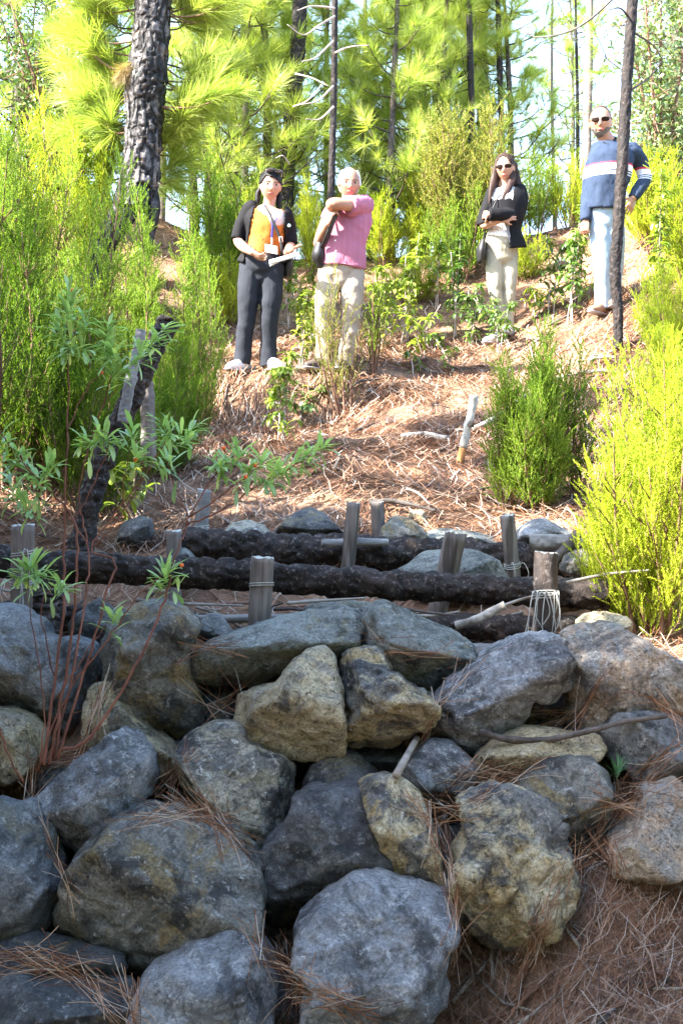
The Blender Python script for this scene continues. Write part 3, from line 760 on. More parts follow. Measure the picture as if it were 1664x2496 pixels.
def log(name, pts, w, mat, label, seed, rough=1.0, group='logs of the barrier', taper=0.92, nseg=32, cat='log', ends='cut_wood'):
    P = np.array([px(*p) for p in pts])
    d = np.mean([p[2] for p in pts]); r = w / F * d / 2
    P = catmull(P, 40 if len(P) > 2 else 90)
    n = len(P)
    V, f = sweep(P, np.linspace(1, taper, n) * r, nseg, hint=(0, 0, 1))
    c = P.mean(0); V = V - c; P = P - c
    N = vnormals(V, [f[0]])
    o1 = fbm(V * 9 + seed, 3, seed) * 0.16 * r
    T = (P[-1] - P[0]) / np.linalg.norm(P[-1] - P[0])
    a = V @ T
    W = np.stack([a * 14, (V @ np.array((0, 0, 1.0))) * 32, (V @ np.array((0, 1.0, 0))) * 32], 1)
    f1, f2, idv = cell(W + seed, seed)
    plates = (np.minimum(f2 - f1, 0.3) * 0.75 + (idv - 0.5) * 0.30) * r
    fine = fbm(V * 60, 3, seed + 4) * 0.16 * r
    rim = np.ones(len(V)); rim[-2:] = 0
    V = V + N * ((o1 + plates * rough + fine) * rim)[:, None]
    mi = np.zeros(len(f[0]) + len(f[1]), dtype=int); mi[len(f[0]):] = 1
    me = mk_mesh(name, V, f, [M[mat], M[ends]], True, mi)
    return tag(ob(name, me, None, c), label, cat, group)
log('log', [(-420,1350,4.26),(-40,1368,4.30),(230,1385,4.32),(640,1405,4.34),(1050,1432,4.36),(1480,1448,4.36)], 66, 'char_log', 'long charred log of the front barrier, behind the posts', 11)
log('log', [(448,1330,5.12),(760,1345,5.12),(1100,1358,5.1),(1440,1375,5.08)], 76, 'char_log', 'thicker charred log of the upper barrier near the boulders', 12)
log('log', [(640,1535,4.28),(900,1530,4.28),(1150,1528,4.28),(1420,1530,4.28)], 56, 'char_log', 'dark lower log lying on the wall beneath the front log', 13)
log('log', [(-330,1490,4.32),(-30,1500,4.34),(200,1512,4.34),(330,1520,4.34),(480,1525,4.34)], 62, 'char_log', 'dark lower log among the red shrub stems', 14)
log('log', [(1130,1590,4.06),(1230,1586,4.05),(1330,1580,4.05)], 42, 'grey_wood', 'bare silvery log peeping out beside the twine-wrapped post', 15, 0.15, ends='grey_wood')
log('log', [(1290,1322,5.0),(1360,1322,4.98),(1430,1325,4.95)], 40, 'grey_wood', 'bleached short log below the blue-grey boulder', 16, 0.2, ends='grey_wood')
log('log', [(440,1508,4.2),(560,1508,4.2),(800,1503,4.22),(860,1500,4.22)], 20, 'grey_wood', 'thin bleached pole lying along the wall behind the slab', 17, 0.15, ends='grey_wood')
log('log', [(60,1488,4.22),(160,1490,4.22)], 26, 'grey_wood', 'short bleached log at the foot of the end post', 18, 0.15, ends='grey_wood')
log('log', [(1340,1375,4.8),(1385,1330,4.82),(1408,1300,4.86)], 26, 'stick_dark', 'short dark pole slanting up against the lime heather', 19, 0.4)
log('log', [(784,1325,4.98),(860,1322,5.0),(945,1322,5.03)], 20, 'grey_wood', 'bleached split billet resting on the upper log', 21, 0.15, ends='grey_wood')
log('log', [(1110,1525,4.14),(1165,1508,4.12),(1230,1475,4.1)], 22, 'stick', 'pale broken branch jutting up over the lower log', 22, 0.3)
# leaning charred pole and the weathered timbers by it
log('leaning_pole', [(195,1345,5.05),(240,1150,5.1),(320,970,5.15),(385,830,5.2),(414,780,5.22)], 54, 'char_log', 'charred pole leaning up through the heather, pale sawn end', 23, 0.7, None, 0.8, cat='pole')
log('leaning_pole', [(300,1030,5.05),(318,930,5.06),(345,805,5.08)], 30, 'grey_wood', 'silvery split timber leaning beside the charred pole', 24, 0.3, None, 0.75, cat='pole', ends='grey_wood')
log('leaning_pole', [(362,1140,5.5),(362,1040,5.5),(358,930,5.5)], 36, 'post', 'dark grey stake behind the charred leaning pole', 25, 0.2, None, 0.9, cat='stake')
log('tree_stump', [(110,1580,4.16),(118,1470,4.18),(128,1400,4.2)], 60, 'bark_far', 'rough bark stump among the red shrub stems', 26, 1.4, None, 0.85, cat='stump')
def stake():
    e = empty('leaning_stake', px(1110, 1190, 7.0), 'slender leaning stake on the slope, silver above and orange below', 'stake')
    a = np.array(px(1110, 1190, 7.0))
    V, f = sweep(catmull(np.array([px(1108,1200,7.0), px(1118,1140,7.0), px(1128,1090,7.0)]), 8) - a, 0.022, 12)
    ob('lower_shaft', mk_mesh('lower_shaft', V, f, [M['orange_wood']]), e)
    V, f = sweep(catmull(np.array([px(1128,1092,7.0), px(1140,1040,7.0), px(1148,1005,7.0), px(1154,965,7.0)]), 8) - a, [0.024]*9 + [0.022]*8 + [0.026]*8, 12)
    V += vnormals(V, f) * (fbm(V * 25, 3, 3) * 0.006)[:, None]
    ob('upper_shaft', mk_mesh('upper_shaft', V, f, [M['cut_wood']]), e)
    V, f = sweep(np.array([px(1143,1032,6.98), px(1150,1038,6.97), px(1152,1022,6.97)]) - a, [0.02, 0.015, 0.008], 8)
    ob('knot', mk_mesh('knot', V, f, [M['stick_dark']]), e)
stake()

def stick(uv, w0, label, mat='stick', dz=0.02, d0=5.3, seed=0, group='dead branches on the slope', taper=0.5):
    P = np.array([on_ground(u, v, d0, dz=dz) for u, v in uv])
    P = catmull(P, 10)
    r = w0 / F * P[:, 1].mean() / 2
    V, f = sweep(P - P[0], np.linspace(1, taper, len(P)) * r, 10)
    V += vnormals(V, f) * (fbm(V * 20 + seed, 3, seed) * r * 0.4)[:, None]
    return tag(ob('dead_branch', mk_mesh('dead_branch', V, f, [M[mat]]), None, P[0]), label, 'branch', group)
stick([(976,1078),(1030,1073),(1090,1082)], 18, 'pale birch-like branch lying near the leaning stake', 'stick', 0.03, seed=1, taper=0.9)
stick([(1150,1060),(1200,1035),(1260,990),(1340,940),(1430,915)], 14, 'long grey branch climbing the slope behind the heather', 'stick', 0.03, seed=2)
stick([(860,1062),(890,1048),(925,1035)], 9, 'thin dark branch on the sunlit needles', 'stick_dark', 0.02, seed=3)
stick([(900,1255),(950,1250),(1010,1262),(1060,1275)], 14, 'dark crooked branch on the boulders behind the posts', 'stick_dark', 0.05, 5.2, seed=4)
stick([(990,1222),(1020,1235),(1048,1265)], 8, 'thin pale curved branch above the mossy boulder', 'stick', 0.06, 5.2, seed=5)
stick([(1435,895),(1470,888),(1500,890)], 12, 'grey branch lying beside the lime heather, topmost', 'stick', 0.05, seed=6)
stick([(1430,925),(1465,920),(1500,925)], 12, 'grey-brown branch lying beside the lime heather, lower', 'stick_dark', 0.05, seed=7)
stick([(850,960),(880,945),(930,935)], 8, 'dark branch below the brownish heather', 'stick_dark', 0.03, seed=8)
stick([(1340,800),(1370,785),(1410,770)], 9, 'dark thin branch near the sweater man', 'stick_dark', 0.03, seed=9)
stick([(800,960),(815,990),(840,1000)], 8, 'thin branch at the foot of the earth bank', 'stick', 0.03, seed=10)
stick([(1170,1215),(1210,1208),(1240,1222)], 7, 'pale stick at the foot of the middle heather', 'stick', 0.04, 5.2, seed=11)

# ---------------------------------------------------------------- foliage templates
def tri_leaf_needles(n, length, width, amin, amax, axis, rng, droop=0.0, bend=True):
    """pine tuft: long needles round a short shoot along +z"""
    V, T = [], []
    for i in range(n):
        t = rng.random()
        z0 = axis * t
        a = rng.uniform(0, 2 * np.pi)
        el = np.interp(t, [0, 1], [amax, amin]) * rng.uniform(0.75, 1.2)
        d = np.array((np.sin(el) * np.cos(a), np.sin(el) * np.sin(a), np.cos(el)))
        s = np.cross(d, (0.3, 0.2, 0.9)); s /= np.linalg.norm(s)
        L = length * rng.uniform(0.7, 1.15)
        p0 = np.array((0, 0, z0)); p1 = p0 + d * L * 0.55
        d2 = d + np.array((0, 0, -droop)) + rng.normal(size=3) * 0.1
        p2 = p1 + d2 / np.linalg.norm(d2) * L * 0.45
        b = len(V)
        if bend:
            V += [p0 - s * width / 2, p0 + s * width / 2, p1 + s * width / 2, p1 - s * width / 2, p2]
            T += [(b, b+1, b+2), (b, b+2, b+3), (b+3, b+2, b+4)]
        else:
            V += [p0 - s * width / 2, p0 + s * width / 2, p2]
            T += [(b, b+1, b+2)]
    return np.array(V), np.array(T)

def sprig(n, L, ll, lw, rng, ang=0.75, one=False):
    """heather shoot along +z: small leaves spiralling round a stem"""
    V, T = [], []
    for i in range(n):
        t = (i + rng.random()) / n
        a = i * 2.4 + rng.uniform(-.4, .4)
        el = ang * rng.uniform(0.7, 1.3) * (1 - 0.4 * t)
        d = np.array((np.sin(el) * np.cos(a), np.sin(el) * np.sin(a), np.cos(el)))
        s = np.array((-np.sin(a), np.cos(a), 0.0))
        p = np.array((0, 0, L * t)); l = ll * rng.uniform(0.7, 1.2)
        b = len(V)
        if one:
            V += [p - s * lw * 0.65, p + s * lw * 0.65, p + d * l]; T += [(b, b+1, b+2)]; continue
        V += [p, p + d * l * 0.5 + s * lw / 2, p + d * l, p + d * l * 0.5 - s * lw / 2]
        T += [(b, b+1, b+2), (b, b+2, b+3)]
    return np.array(V), np.array(T)

def lance_leaf(L, W, curl=0.25, fold=0.25, n=4):
    """lance-shaped leaf along +z, upper face +x"""
    V, T = [], []
    for i in range(n + 1):
        t = i / n
        w = W / 2 * math.sin(math.pi * min(1, t * 0.92 + 0.04)) ** 0.8
        z = L * math.sin(t * 1.2) / math.sin(1.2) * (1 - 0.1 * t); x = -curl * L * t * t
        V += [(x + fold * w, -w, z), (x, 0, z), (x + fold * w, w, z)]
    for i in range(n):
        a = i * 3
        T += [(a, a+1, a+4), (a, a+4, a+3), (a+1, a+2, a+5), (a+1, a+5, a+4)]
    return np.array(V), np.array(T)

rngT = np.random.default_rng(77)
TUFT_NEAR = [tri_leaf_needles(125, 0.26, 0.0034, 0.25, 1.15, 0.16, rngT, 0.25) for _ in range(3)]
TUFT_MID = [tri_leaf_needles(66, 0.26, 0.0068, 0.2, 1.25, 0.14, rngT, 0.3, False) for _ in range(3)]
TUFT_FAR = [tri_leaf_needles(46, 0.26, 0.0095, 0.15, 1.3, 0.14, rngT, 0.3, False) for _ in range(3)]
SPRIG_NEAR = [sprig(30, 0.085, 0.0125, 0.0038, rngT) for _ in range(3)]
SPRIG_MID = [sprig(24, 0.095, 0.014, 0.0046, rngT, one=True) for _ in range(3)]
SPRIG_FAR = [sprig(20, 0.13, 0.022, 0.0075, rngT, one=True) for _ in range(3)]
LEAF_SMALL = [lance_leaf(0.055, 0.026, 0.1, 0.2, 2) for _ in range(2)]
LEAF_LANCE = [lance_leaf(0.105, 0.030, 0.35, 0.3, 4), lance_leaf(0.09, 0.03, 0.2, 0.25, 4)]

# ---------------------------------------------------------------- heather bushes
def heather(h, nst, spread, seed, sprigs, leaf, dens=1.0, R0=0.16, bare=0.12, stem='twig', lean=0.22, tip=None):
    """upright plumes of feathery shoots; returns (stems mesh, foliage mesh)"""
    rng = np.random.default_rng(seed)
    st = Acc(); SP, SD, SS = [], [], []
    for k in range(nst):
        hh = h * (1.0 if k == 0 else rng.uniform(0.5, 0.97))
        a = rng.uniform(0, 2 * np.pi); rr = spread * math.sqrt(rng.random()) * (0.2 if k == 0 else 1)
        b = np.array((math.cos(a) * rr * 0.35, math.sin(a) * rr * 0.35, -0.05))
        tipv = np.array((math.cos(a) * rr + rng.normal() * lean * 0.2 * h, math.sin(a) * rr + rng.normal() * lean * 0.2 * h, hh))
        mid = b * 0.4 + tipv * 0.6; mid[2] = hh * 0.5
        mid[:2] += rng.normal(size=2) * 0.03 * h
        P = catmull([b, mid, tipv], 8)
        st.add(*sweep(P, np.linspace(0.010, 0.002, len(P)) * (0.6 + 0.4 * h), 6))
        nb = int(hh * 62 * dens)
        fr = np.linspace(bare, 0.99, nb)
        for f in fr:
            x = f * (len(P) - 1); i = int(x); q = P[i] + (P[min(i+1, len(P)-1)] - P[i]) * (x - i)
            ax = P[min(i+1, len(P)-1)] - P[max(i-1, 0)]; ax /= np.linalg.norm(ax)
            L = (R0 * (1 - f) ** 0.75 * min(1, 0.45 + f * 2.2) * (0.7 + 0.5 * hh) + 0.035) * rng.uniform(0.6, 1.25)
            aa = rng.uniform(0, 2 * np.pi)
            o = np.array((math.cos(aa), math.sin(aa), 0)); 
            dv = o * rng.uniform(0.6, 0.95) + ax * rng.uniform(0.65, 1.0); dv /= np.linalg.norm(dv)
            e = q + dv * L
            e2 = e + (ax * 0.8 + dv * 0.4) * L * 0.5
            B = np.array([q, e, e2])
            if L > 0.07 and rng.random() < 0.5:
                st.add(*sweep(B, [0.0028, 0.002, 0.001], 4))
            ns = max(2, int(L * 1.4 / 0.030 * dens))
            for g in np.linspace(0.25, 1.0, ns):
                p = q + (e - q) * min(1, g * 1.45) if g < 0.69 else e + (e2 - e) * (g - 0.69) / 0.31
                SP.append(p); d2 = dv * 0.5 + np.array((0, 0, 0.75)) + rng.normal(size=3) * 0.38
                SD.append(d2); SS.append(rng.uniform(0.65, 1.2))
    V, T = scatter(sprigs, SP, np.array(SD), SS, rng)
    ms = st.mesh('stems', [M[stem]])
    mf = mk_mesh('foliage', V, [T], [M[leaf]], False)
    return ms, mf

def put_heather(x, y, ms, mf, label, rz=0.0, sc=1.0, mat=None, group='heather bushes', z=None, sx=1.0):
    e = empty('heather_bush', (x, y, Hs(x, y) - 0.03 if z is None else z), label, 'bush', group, rz, sc)
    e.scale = (sc * sx, sc * sx, sc)
    ob('stems', ms, e)
    f = ob('foliage', mf, e)
    if mat:
        f.material_slots[0].link = 'OBJECT'; f.material_slots[0].material = M[mat]
    return e

def U2(u, d): return (u - 832) / F * d
# near bushes, each with its own growth
hb = []
near1 = heather(1.05, 9, 0.24, 1, SPRIG_NEAR, 'heath_lime', 1.15, 0.14)
put_heather(U2(1612, 4.35), 4.35, *near1, 'bright lime heather bush spilling over the wall end', 0.3, z=0.98)
near2 = heather(1.08, 9, 0.30, 2, SPRIG_NEAR, 'heath_lime', 1.02, 0.15)
put_heather(U2(1640, 4.95), 4.95, *near2, 'tallest yellow-lime heather bush at the frame edge', 1.0, z=1.15)
near3 = heather(0.62, 5, 0.16, 3, SPRIG_NEAR, 'heath_lime', 1.3, 0.12)
put_heather(U2(1478, 4.5), 4.5, *near3, 'low lime heather tuft leaning over the barrier end', 0.0, z=1.05)
mid1 = heather(0.98, 7, 0.32, 4, SPRIG_MID, 'heath_green', 1.4, 0.10)
put_heather(U2(1310, 6.0), 6.0, *mid1, 'low green heather bush on the slope above the blue-grey boulder', 0.5, 0.72, sx=1.2)
sp2 = heather(0.95, 3, 0.07, 42, SPRIG_MID, 'heath_green', 1.6, 0.085)
put_heather(U2(1322, 6.1), 6.1, *sp2, 'tallest green heather plume on the slope', 0.5, 0.98)
put_heather(U2(1238, 6.0), 6.0, *sp2, 'green heather plume nearest the leaning stake', 2.5, 0.80)
mid1b = heather(0.74, 4, 0.10, 41, SPRIG_MID, 'heath_dark', 1.0, 0.11)
put_heather(U2(1412, 6.25), 6.25, *mid1b, 'darker heather plume behind the green one on the slope', 0.5)
mid2 = heather(1.55, 8, 0.42, 5, SPRIG_MID, 'heath_green', 1.15, 0.115)
mid3 = heather(1.35, 8, 0.36, 6, SPRIG_MID, 'heath_green', 1.15, 0.115)
spire = heather(1.6, 3, 0.10, 61, SPRIG_MID, 'heath_green', 1.5, 0.085)
mid4 = heather(1.15, 9, 0.34, 7, SPRIG_MID, 'heath_dark', 1.35, 0.13)
sparse = heather(1.05, 6, 0.17, 8, SPRIG_MID, 'heath_brown', 0.55, 0.10, 0.2)
far1 = heather(1.6, 13, 0.62, 9, SPRIG_FAR, 'heath_green', 0.75, 0.2)
far2 = heather(1.3, 10, 0.5, 10, SPRIG_FAR, 'heath_green', 0.75, 0.18)
far3 = heather(2.0, 10, 0.45, 11, SPRIG_FAR, 'heath_green', 0.75, 0.18)
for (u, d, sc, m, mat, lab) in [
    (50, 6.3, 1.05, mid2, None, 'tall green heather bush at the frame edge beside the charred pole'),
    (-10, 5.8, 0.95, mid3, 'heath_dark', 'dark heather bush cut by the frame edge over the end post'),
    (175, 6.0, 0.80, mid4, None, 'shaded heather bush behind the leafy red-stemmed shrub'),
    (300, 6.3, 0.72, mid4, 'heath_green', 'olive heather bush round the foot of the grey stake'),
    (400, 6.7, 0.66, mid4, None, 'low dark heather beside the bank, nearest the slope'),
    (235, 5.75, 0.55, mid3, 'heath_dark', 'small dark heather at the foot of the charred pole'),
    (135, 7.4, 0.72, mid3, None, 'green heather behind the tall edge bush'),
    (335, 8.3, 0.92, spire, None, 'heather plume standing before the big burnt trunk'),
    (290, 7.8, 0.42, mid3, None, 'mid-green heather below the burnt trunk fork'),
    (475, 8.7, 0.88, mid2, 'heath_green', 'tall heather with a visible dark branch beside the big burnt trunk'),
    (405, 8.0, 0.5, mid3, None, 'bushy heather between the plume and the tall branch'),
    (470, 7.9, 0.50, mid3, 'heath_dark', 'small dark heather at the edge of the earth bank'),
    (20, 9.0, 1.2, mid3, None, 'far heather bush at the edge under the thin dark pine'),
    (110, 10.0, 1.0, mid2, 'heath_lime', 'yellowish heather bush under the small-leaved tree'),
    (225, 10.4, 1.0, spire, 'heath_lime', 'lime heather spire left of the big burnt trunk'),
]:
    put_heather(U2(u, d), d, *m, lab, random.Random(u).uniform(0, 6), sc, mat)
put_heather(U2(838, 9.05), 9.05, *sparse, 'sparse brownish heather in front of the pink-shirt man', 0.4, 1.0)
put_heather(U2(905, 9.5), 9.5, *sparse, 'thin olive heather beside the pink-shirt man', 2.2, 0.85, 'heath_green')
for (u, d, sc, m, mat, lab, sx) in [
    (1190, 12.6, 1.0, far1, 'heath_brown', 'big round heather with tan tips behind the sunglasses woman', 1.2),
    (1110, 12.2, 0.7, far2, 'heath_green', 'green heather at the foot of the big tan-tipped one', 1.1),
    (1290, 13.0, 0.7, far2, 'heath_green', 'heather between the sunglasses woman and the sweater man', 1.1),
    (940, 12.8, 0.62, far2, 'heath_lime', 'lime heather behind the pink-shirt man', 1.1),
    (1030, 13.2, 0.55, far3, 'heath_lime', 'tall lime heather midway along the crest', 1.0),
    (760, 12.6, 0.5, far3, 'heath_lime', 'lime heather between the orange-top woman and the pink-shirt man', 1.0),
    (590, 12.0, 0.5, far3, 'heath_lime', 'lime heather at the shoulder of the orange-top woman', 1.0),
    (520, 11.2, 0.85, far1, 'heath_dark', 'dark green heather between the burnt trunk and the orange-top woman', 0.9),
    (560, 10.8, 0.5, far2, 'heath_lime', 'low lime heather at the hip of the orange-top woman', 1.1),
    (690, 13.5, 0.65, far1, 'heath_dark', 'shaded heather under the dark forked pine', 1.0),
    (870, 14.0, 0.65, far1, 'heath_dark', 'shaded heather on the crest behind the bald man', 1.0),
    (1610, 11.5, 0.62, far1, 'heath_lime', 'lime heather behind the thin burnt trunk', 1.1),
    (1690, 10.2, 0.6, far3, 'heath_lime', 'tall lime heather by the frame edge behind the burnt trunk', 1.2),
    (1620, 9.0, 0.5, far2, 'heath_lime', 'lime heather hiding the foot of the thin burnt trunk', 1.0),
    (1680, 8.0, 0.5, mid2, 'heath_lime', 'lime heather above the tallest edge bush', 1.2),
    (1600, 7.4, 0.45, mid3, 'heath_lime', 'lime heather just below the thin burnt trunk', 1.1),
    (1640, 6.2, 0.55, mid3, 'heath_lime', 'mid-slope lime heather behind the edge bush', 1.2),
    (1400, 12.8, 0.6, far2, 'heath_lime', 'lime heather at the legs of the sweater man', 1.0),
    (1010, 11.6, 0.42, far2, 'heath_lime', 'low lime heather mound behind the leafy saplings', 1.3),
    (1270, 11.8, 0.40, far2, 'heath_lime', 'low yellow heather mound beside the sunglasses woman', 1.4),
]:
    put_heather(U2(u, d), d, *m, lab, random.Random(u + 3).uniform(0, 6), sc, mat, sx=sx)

# ---------------------------------------------------------------- pines
def pine_parts(hgt, r0, crown0, ntuft, seed, tufts, leaf, bark='bark_far', blen=1.2, tsc=1.0, lean=(0, 0), dead=8, sparse_top=False, squash=1.0):
    """returns (trunk+limbs mesh, crown mesh); crown0 = fraction of height where living foliage begins"""
    rng = np.random.default_rng(seed)
    A = Acc()
    n = 26
    t = np.linspace(0, 1, n)
    P = np.stack([lean[0] * t + 0.05 * np.sin(t * 5 + seed), lean[1] * t + 0.05 * np.cos(t * 4 + seed), t * hgt], 1)
    P[0, 2] = -0.3
    V, f = sweep(P, r0 * (1 - 0.75 * t) * (1 + 0.25 * np.exp(-t * 18)), 12)
    V += vnormals(V, f) * (fbm(V * 7 + seed, 3, seed) * r0 * 0.22)[:, None]
    A.add(V, f)
    def at(z):
        k = np.clip(z * (n - 1), 0, n - 1.001); i = int(k); return P[i] + (P[i+1] - P[i]) * (k - i)
    TP, TD, TS = [], [], []
    nb = max(4, ntuft // 7)
    for b in range(nb):
        z = crown0 + (1 - crown0) * (b + rng.random()) / nb
        q = at(min(z, 0.985))
        a = b * 2.4 + rng.uniform(-0.5, 0.5)
        L = blen * (1.12 - 0.85 * ((z - crown0) / (1 - crown0)) ** 1.3) * rng.uniform(0.55, 1.15)
        up = rng.uniform(0.05, 0.6)
        o = np.array((math.cos(a), math.sin(a) * squash, up)); o /= np.linalg.norm(o)
        e = q + o * L; m = q + o * L * 0.5 - np.array((0, 0, 0.06 * L))
        e[2] += 0.12 * L
        B = catmull([q, m, e], 4)
        A.add(*sweep(B, np.linspace(0.016, 0.005, len(B)) * (0.6 + 0.5 * L), 5))
        for k in range(7):
            g = rng.uniform(0.3, 1.0); i = g * (len(B) - 1); j = int(min(i, len(B) - 2)); p = B[j] + (B[j+1] - B[j]) * (i - j)
            d = o * 0.8 + np.array((0, 0, 0.55)) + rng.normal(size=3) * 0.55
            d /= np.linalg.norm(d)
            s = rng.uniform(0.06, 0.28) * L if k < 6 else 0.0
            TP.append(p + d * s); TD.append(d); TS.append(rng.uniform(0.7, 1.2) * tsc)
            if s > 0.1: A.add(*sweep([p, p + d * s], [0.006, 0.004], 4))
    for b in range(dead):       # dead curving twigs on the lower trunk
        z = rng.uniform(0.15, max(0.25, crown0 + 0.15)); q = at(z); a = rng.uniform(0, 6.28); L = rng.uniform(0.4, 1.1)
        o = np.array((math.cos(a), math.sin(a), rng.uniform(-0.15, 0.4)))
        B = catmull([q, q + o * L * 0.5 + np.array((0, 0, -0.08)), q + o * L + np.array((0, 0, 0.25 * L))], 5)
        A.add(*sweep(B, np.linspace(0.009, 0.003, len(B)), 4))
    V, T = scatter(tufts, TP, np.array(TD), TS, rng)
    return A.mesh('trunk', [M[bark]]), mk_mesh('crown', V, [T], [M[leaf]], False)

pv = [pine_parts(7.5, 0.10, 0.2, 420, 21, TUFT_MID, 'pine', blen=1.25),
      pine_parts(6.0, 0.07, 0.08, 400, 22, TUFT_MID, 'pine', blen=1.05),
      pine_parts(9.0, 0.12, 0.35, 380, 23, TUFT_MID, 'pine', blen=1.4),
      pine_parts(8.0, 0.08, 0.3, 400, 24, TUFT_FAR, 'pine', blen=1.5),
      pine_parts(5.0, 0.06, 0.05, 340, 25, TUFT_MID, 'pine', blen=0.95)]
thinp = pine_parts(8.5, 0.05, 0.75, 40, 26, TUFT_MID, 'pine', 'char_thin', 0.7, dead=16)
pale = pine_parts(9.5, 0.055, 0.82, 30, 27, TUFT_MID, 'pine', 'bark_grey', 0.7, dead=22)
def put_pine(u, d, v, sc, label, mat=None, rz=None, dz=0.0, sx=1.0, group='pine trees on the ridge'):
    x = U2(u, d)
    e = empty('pine_tree', (x, d, Hs(x, d) + dz), label, 'tree', group, random.Random(int(u * 7 + d)).uniform(0, 6.28) if rz is None else rz)
    e.scale = (sc * sx, sc * sx, sc)
    ob('trunk', v[0], e); c = ob('crown', v[1], e)
    if mat:
        c.material_slots[0].link = 'OBJECT'; c.material_slots[0].material = M[mat]
    return e
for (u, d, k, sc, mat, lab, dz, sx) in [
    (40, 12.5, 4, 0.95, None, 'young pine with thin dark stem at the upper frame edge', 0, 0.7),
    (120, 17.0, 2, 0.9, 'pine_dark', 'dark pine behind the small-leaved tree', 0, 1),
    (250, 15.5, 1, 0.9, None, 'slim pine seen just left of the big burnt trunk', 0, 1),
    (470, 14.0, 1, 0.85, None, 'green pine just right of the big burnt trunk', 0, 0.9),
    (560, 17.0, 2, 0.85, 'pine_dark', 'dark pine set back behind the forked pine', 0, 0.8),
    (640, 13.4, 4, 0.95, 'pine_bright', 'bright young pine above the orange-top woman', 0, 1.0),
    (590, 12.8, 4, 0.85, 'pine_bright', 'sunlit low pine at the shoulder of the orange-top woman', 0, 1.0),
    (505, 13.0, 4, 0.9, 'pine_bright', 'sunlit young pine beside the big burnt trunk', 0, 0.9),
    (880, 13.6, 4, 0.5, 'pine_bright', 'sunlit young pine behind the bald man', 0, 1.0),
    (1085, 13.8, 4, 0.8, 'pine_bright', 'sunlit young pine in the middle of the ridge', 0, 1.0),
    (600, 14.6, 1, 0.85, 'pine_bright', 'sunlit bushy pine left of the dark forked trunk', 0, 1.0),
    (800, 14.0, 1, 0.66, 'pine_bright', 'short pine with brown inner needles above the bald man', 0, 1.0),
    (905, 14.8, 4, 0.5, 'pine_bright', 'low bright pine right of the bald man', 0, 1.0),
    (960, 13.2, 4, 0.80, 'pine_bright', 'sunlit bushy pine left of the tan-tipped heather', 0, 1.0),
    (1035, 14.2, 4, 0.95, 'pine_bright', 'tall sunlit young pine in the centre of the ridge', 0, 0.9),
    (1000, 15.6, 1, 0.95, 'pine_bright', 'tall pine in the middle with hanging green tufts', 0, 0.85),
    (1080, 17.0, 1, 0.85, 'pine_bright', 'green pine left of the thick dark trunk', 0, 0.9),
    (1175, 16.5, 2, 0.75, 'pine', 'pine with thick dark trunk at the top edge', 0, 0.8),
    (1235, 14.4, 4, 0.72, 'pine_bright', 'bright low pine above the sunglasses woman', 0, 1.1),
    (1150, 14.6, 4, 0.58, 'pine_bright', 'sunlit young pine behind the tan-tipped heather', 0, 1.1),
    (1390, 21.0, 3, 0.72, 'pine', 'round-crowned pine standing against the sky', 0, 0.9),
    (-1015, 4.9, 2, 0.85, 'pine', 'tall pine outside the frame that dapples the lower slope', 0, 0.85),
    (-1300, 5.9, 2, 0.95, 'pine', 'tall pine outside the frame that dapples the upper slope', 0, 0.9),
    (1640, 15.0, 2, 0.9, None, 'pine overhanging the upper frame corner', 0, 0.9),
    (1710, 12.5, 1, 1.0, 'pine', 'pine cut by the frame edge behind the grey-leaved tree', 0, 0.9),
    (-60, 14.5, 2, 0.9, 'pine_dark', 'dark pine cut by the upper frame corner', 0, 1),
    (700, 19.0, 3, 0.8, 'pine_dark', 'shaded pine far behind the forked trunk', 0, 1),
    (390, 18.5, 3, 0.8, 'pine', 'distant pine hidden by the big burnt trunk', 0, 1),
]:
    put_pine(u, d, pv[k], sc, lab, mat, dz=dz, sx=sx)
for (u, d, v, sc, lab) in [
    (1140, 13.6, thinp, 0.9, 'thin black pine stem with bare curling twigs'),
    (1215, 14.2, thinp, 0.85, 'thin dark pine stem beside the thick trunk'),
    (1065, 14.8, thinp, 0.9, 'thin dark stem rising through the middle pines'),
    (1428, 13.2, pale, 0.95, 'tall pale stem with long bare twigs against the sky'),
    (1350, 15.5, pale, 0.50, 'short grey bare stem against the sky'),
    (1402, 17.0, thinp, 0.65, 'dark slim stem beside the tall pale one'),
    (880, 17.0, pale, 0.9, 'bare pale stem against the sky right of the thin black one'),
    (1010, 18.5, pale, 0.8, 'pale slim stem behind the tall middle pine'),
    (525, 13.0, thinp, 0.55, 'thin stem in the gap right of the big burnt trunk'),
    (240, 17.5, thinp, 0.85, 'thin dark stem at the top left of the big burnt trunk'),
]:
    put_pine(u, d, v, sc, lab, group='bare pine stems')

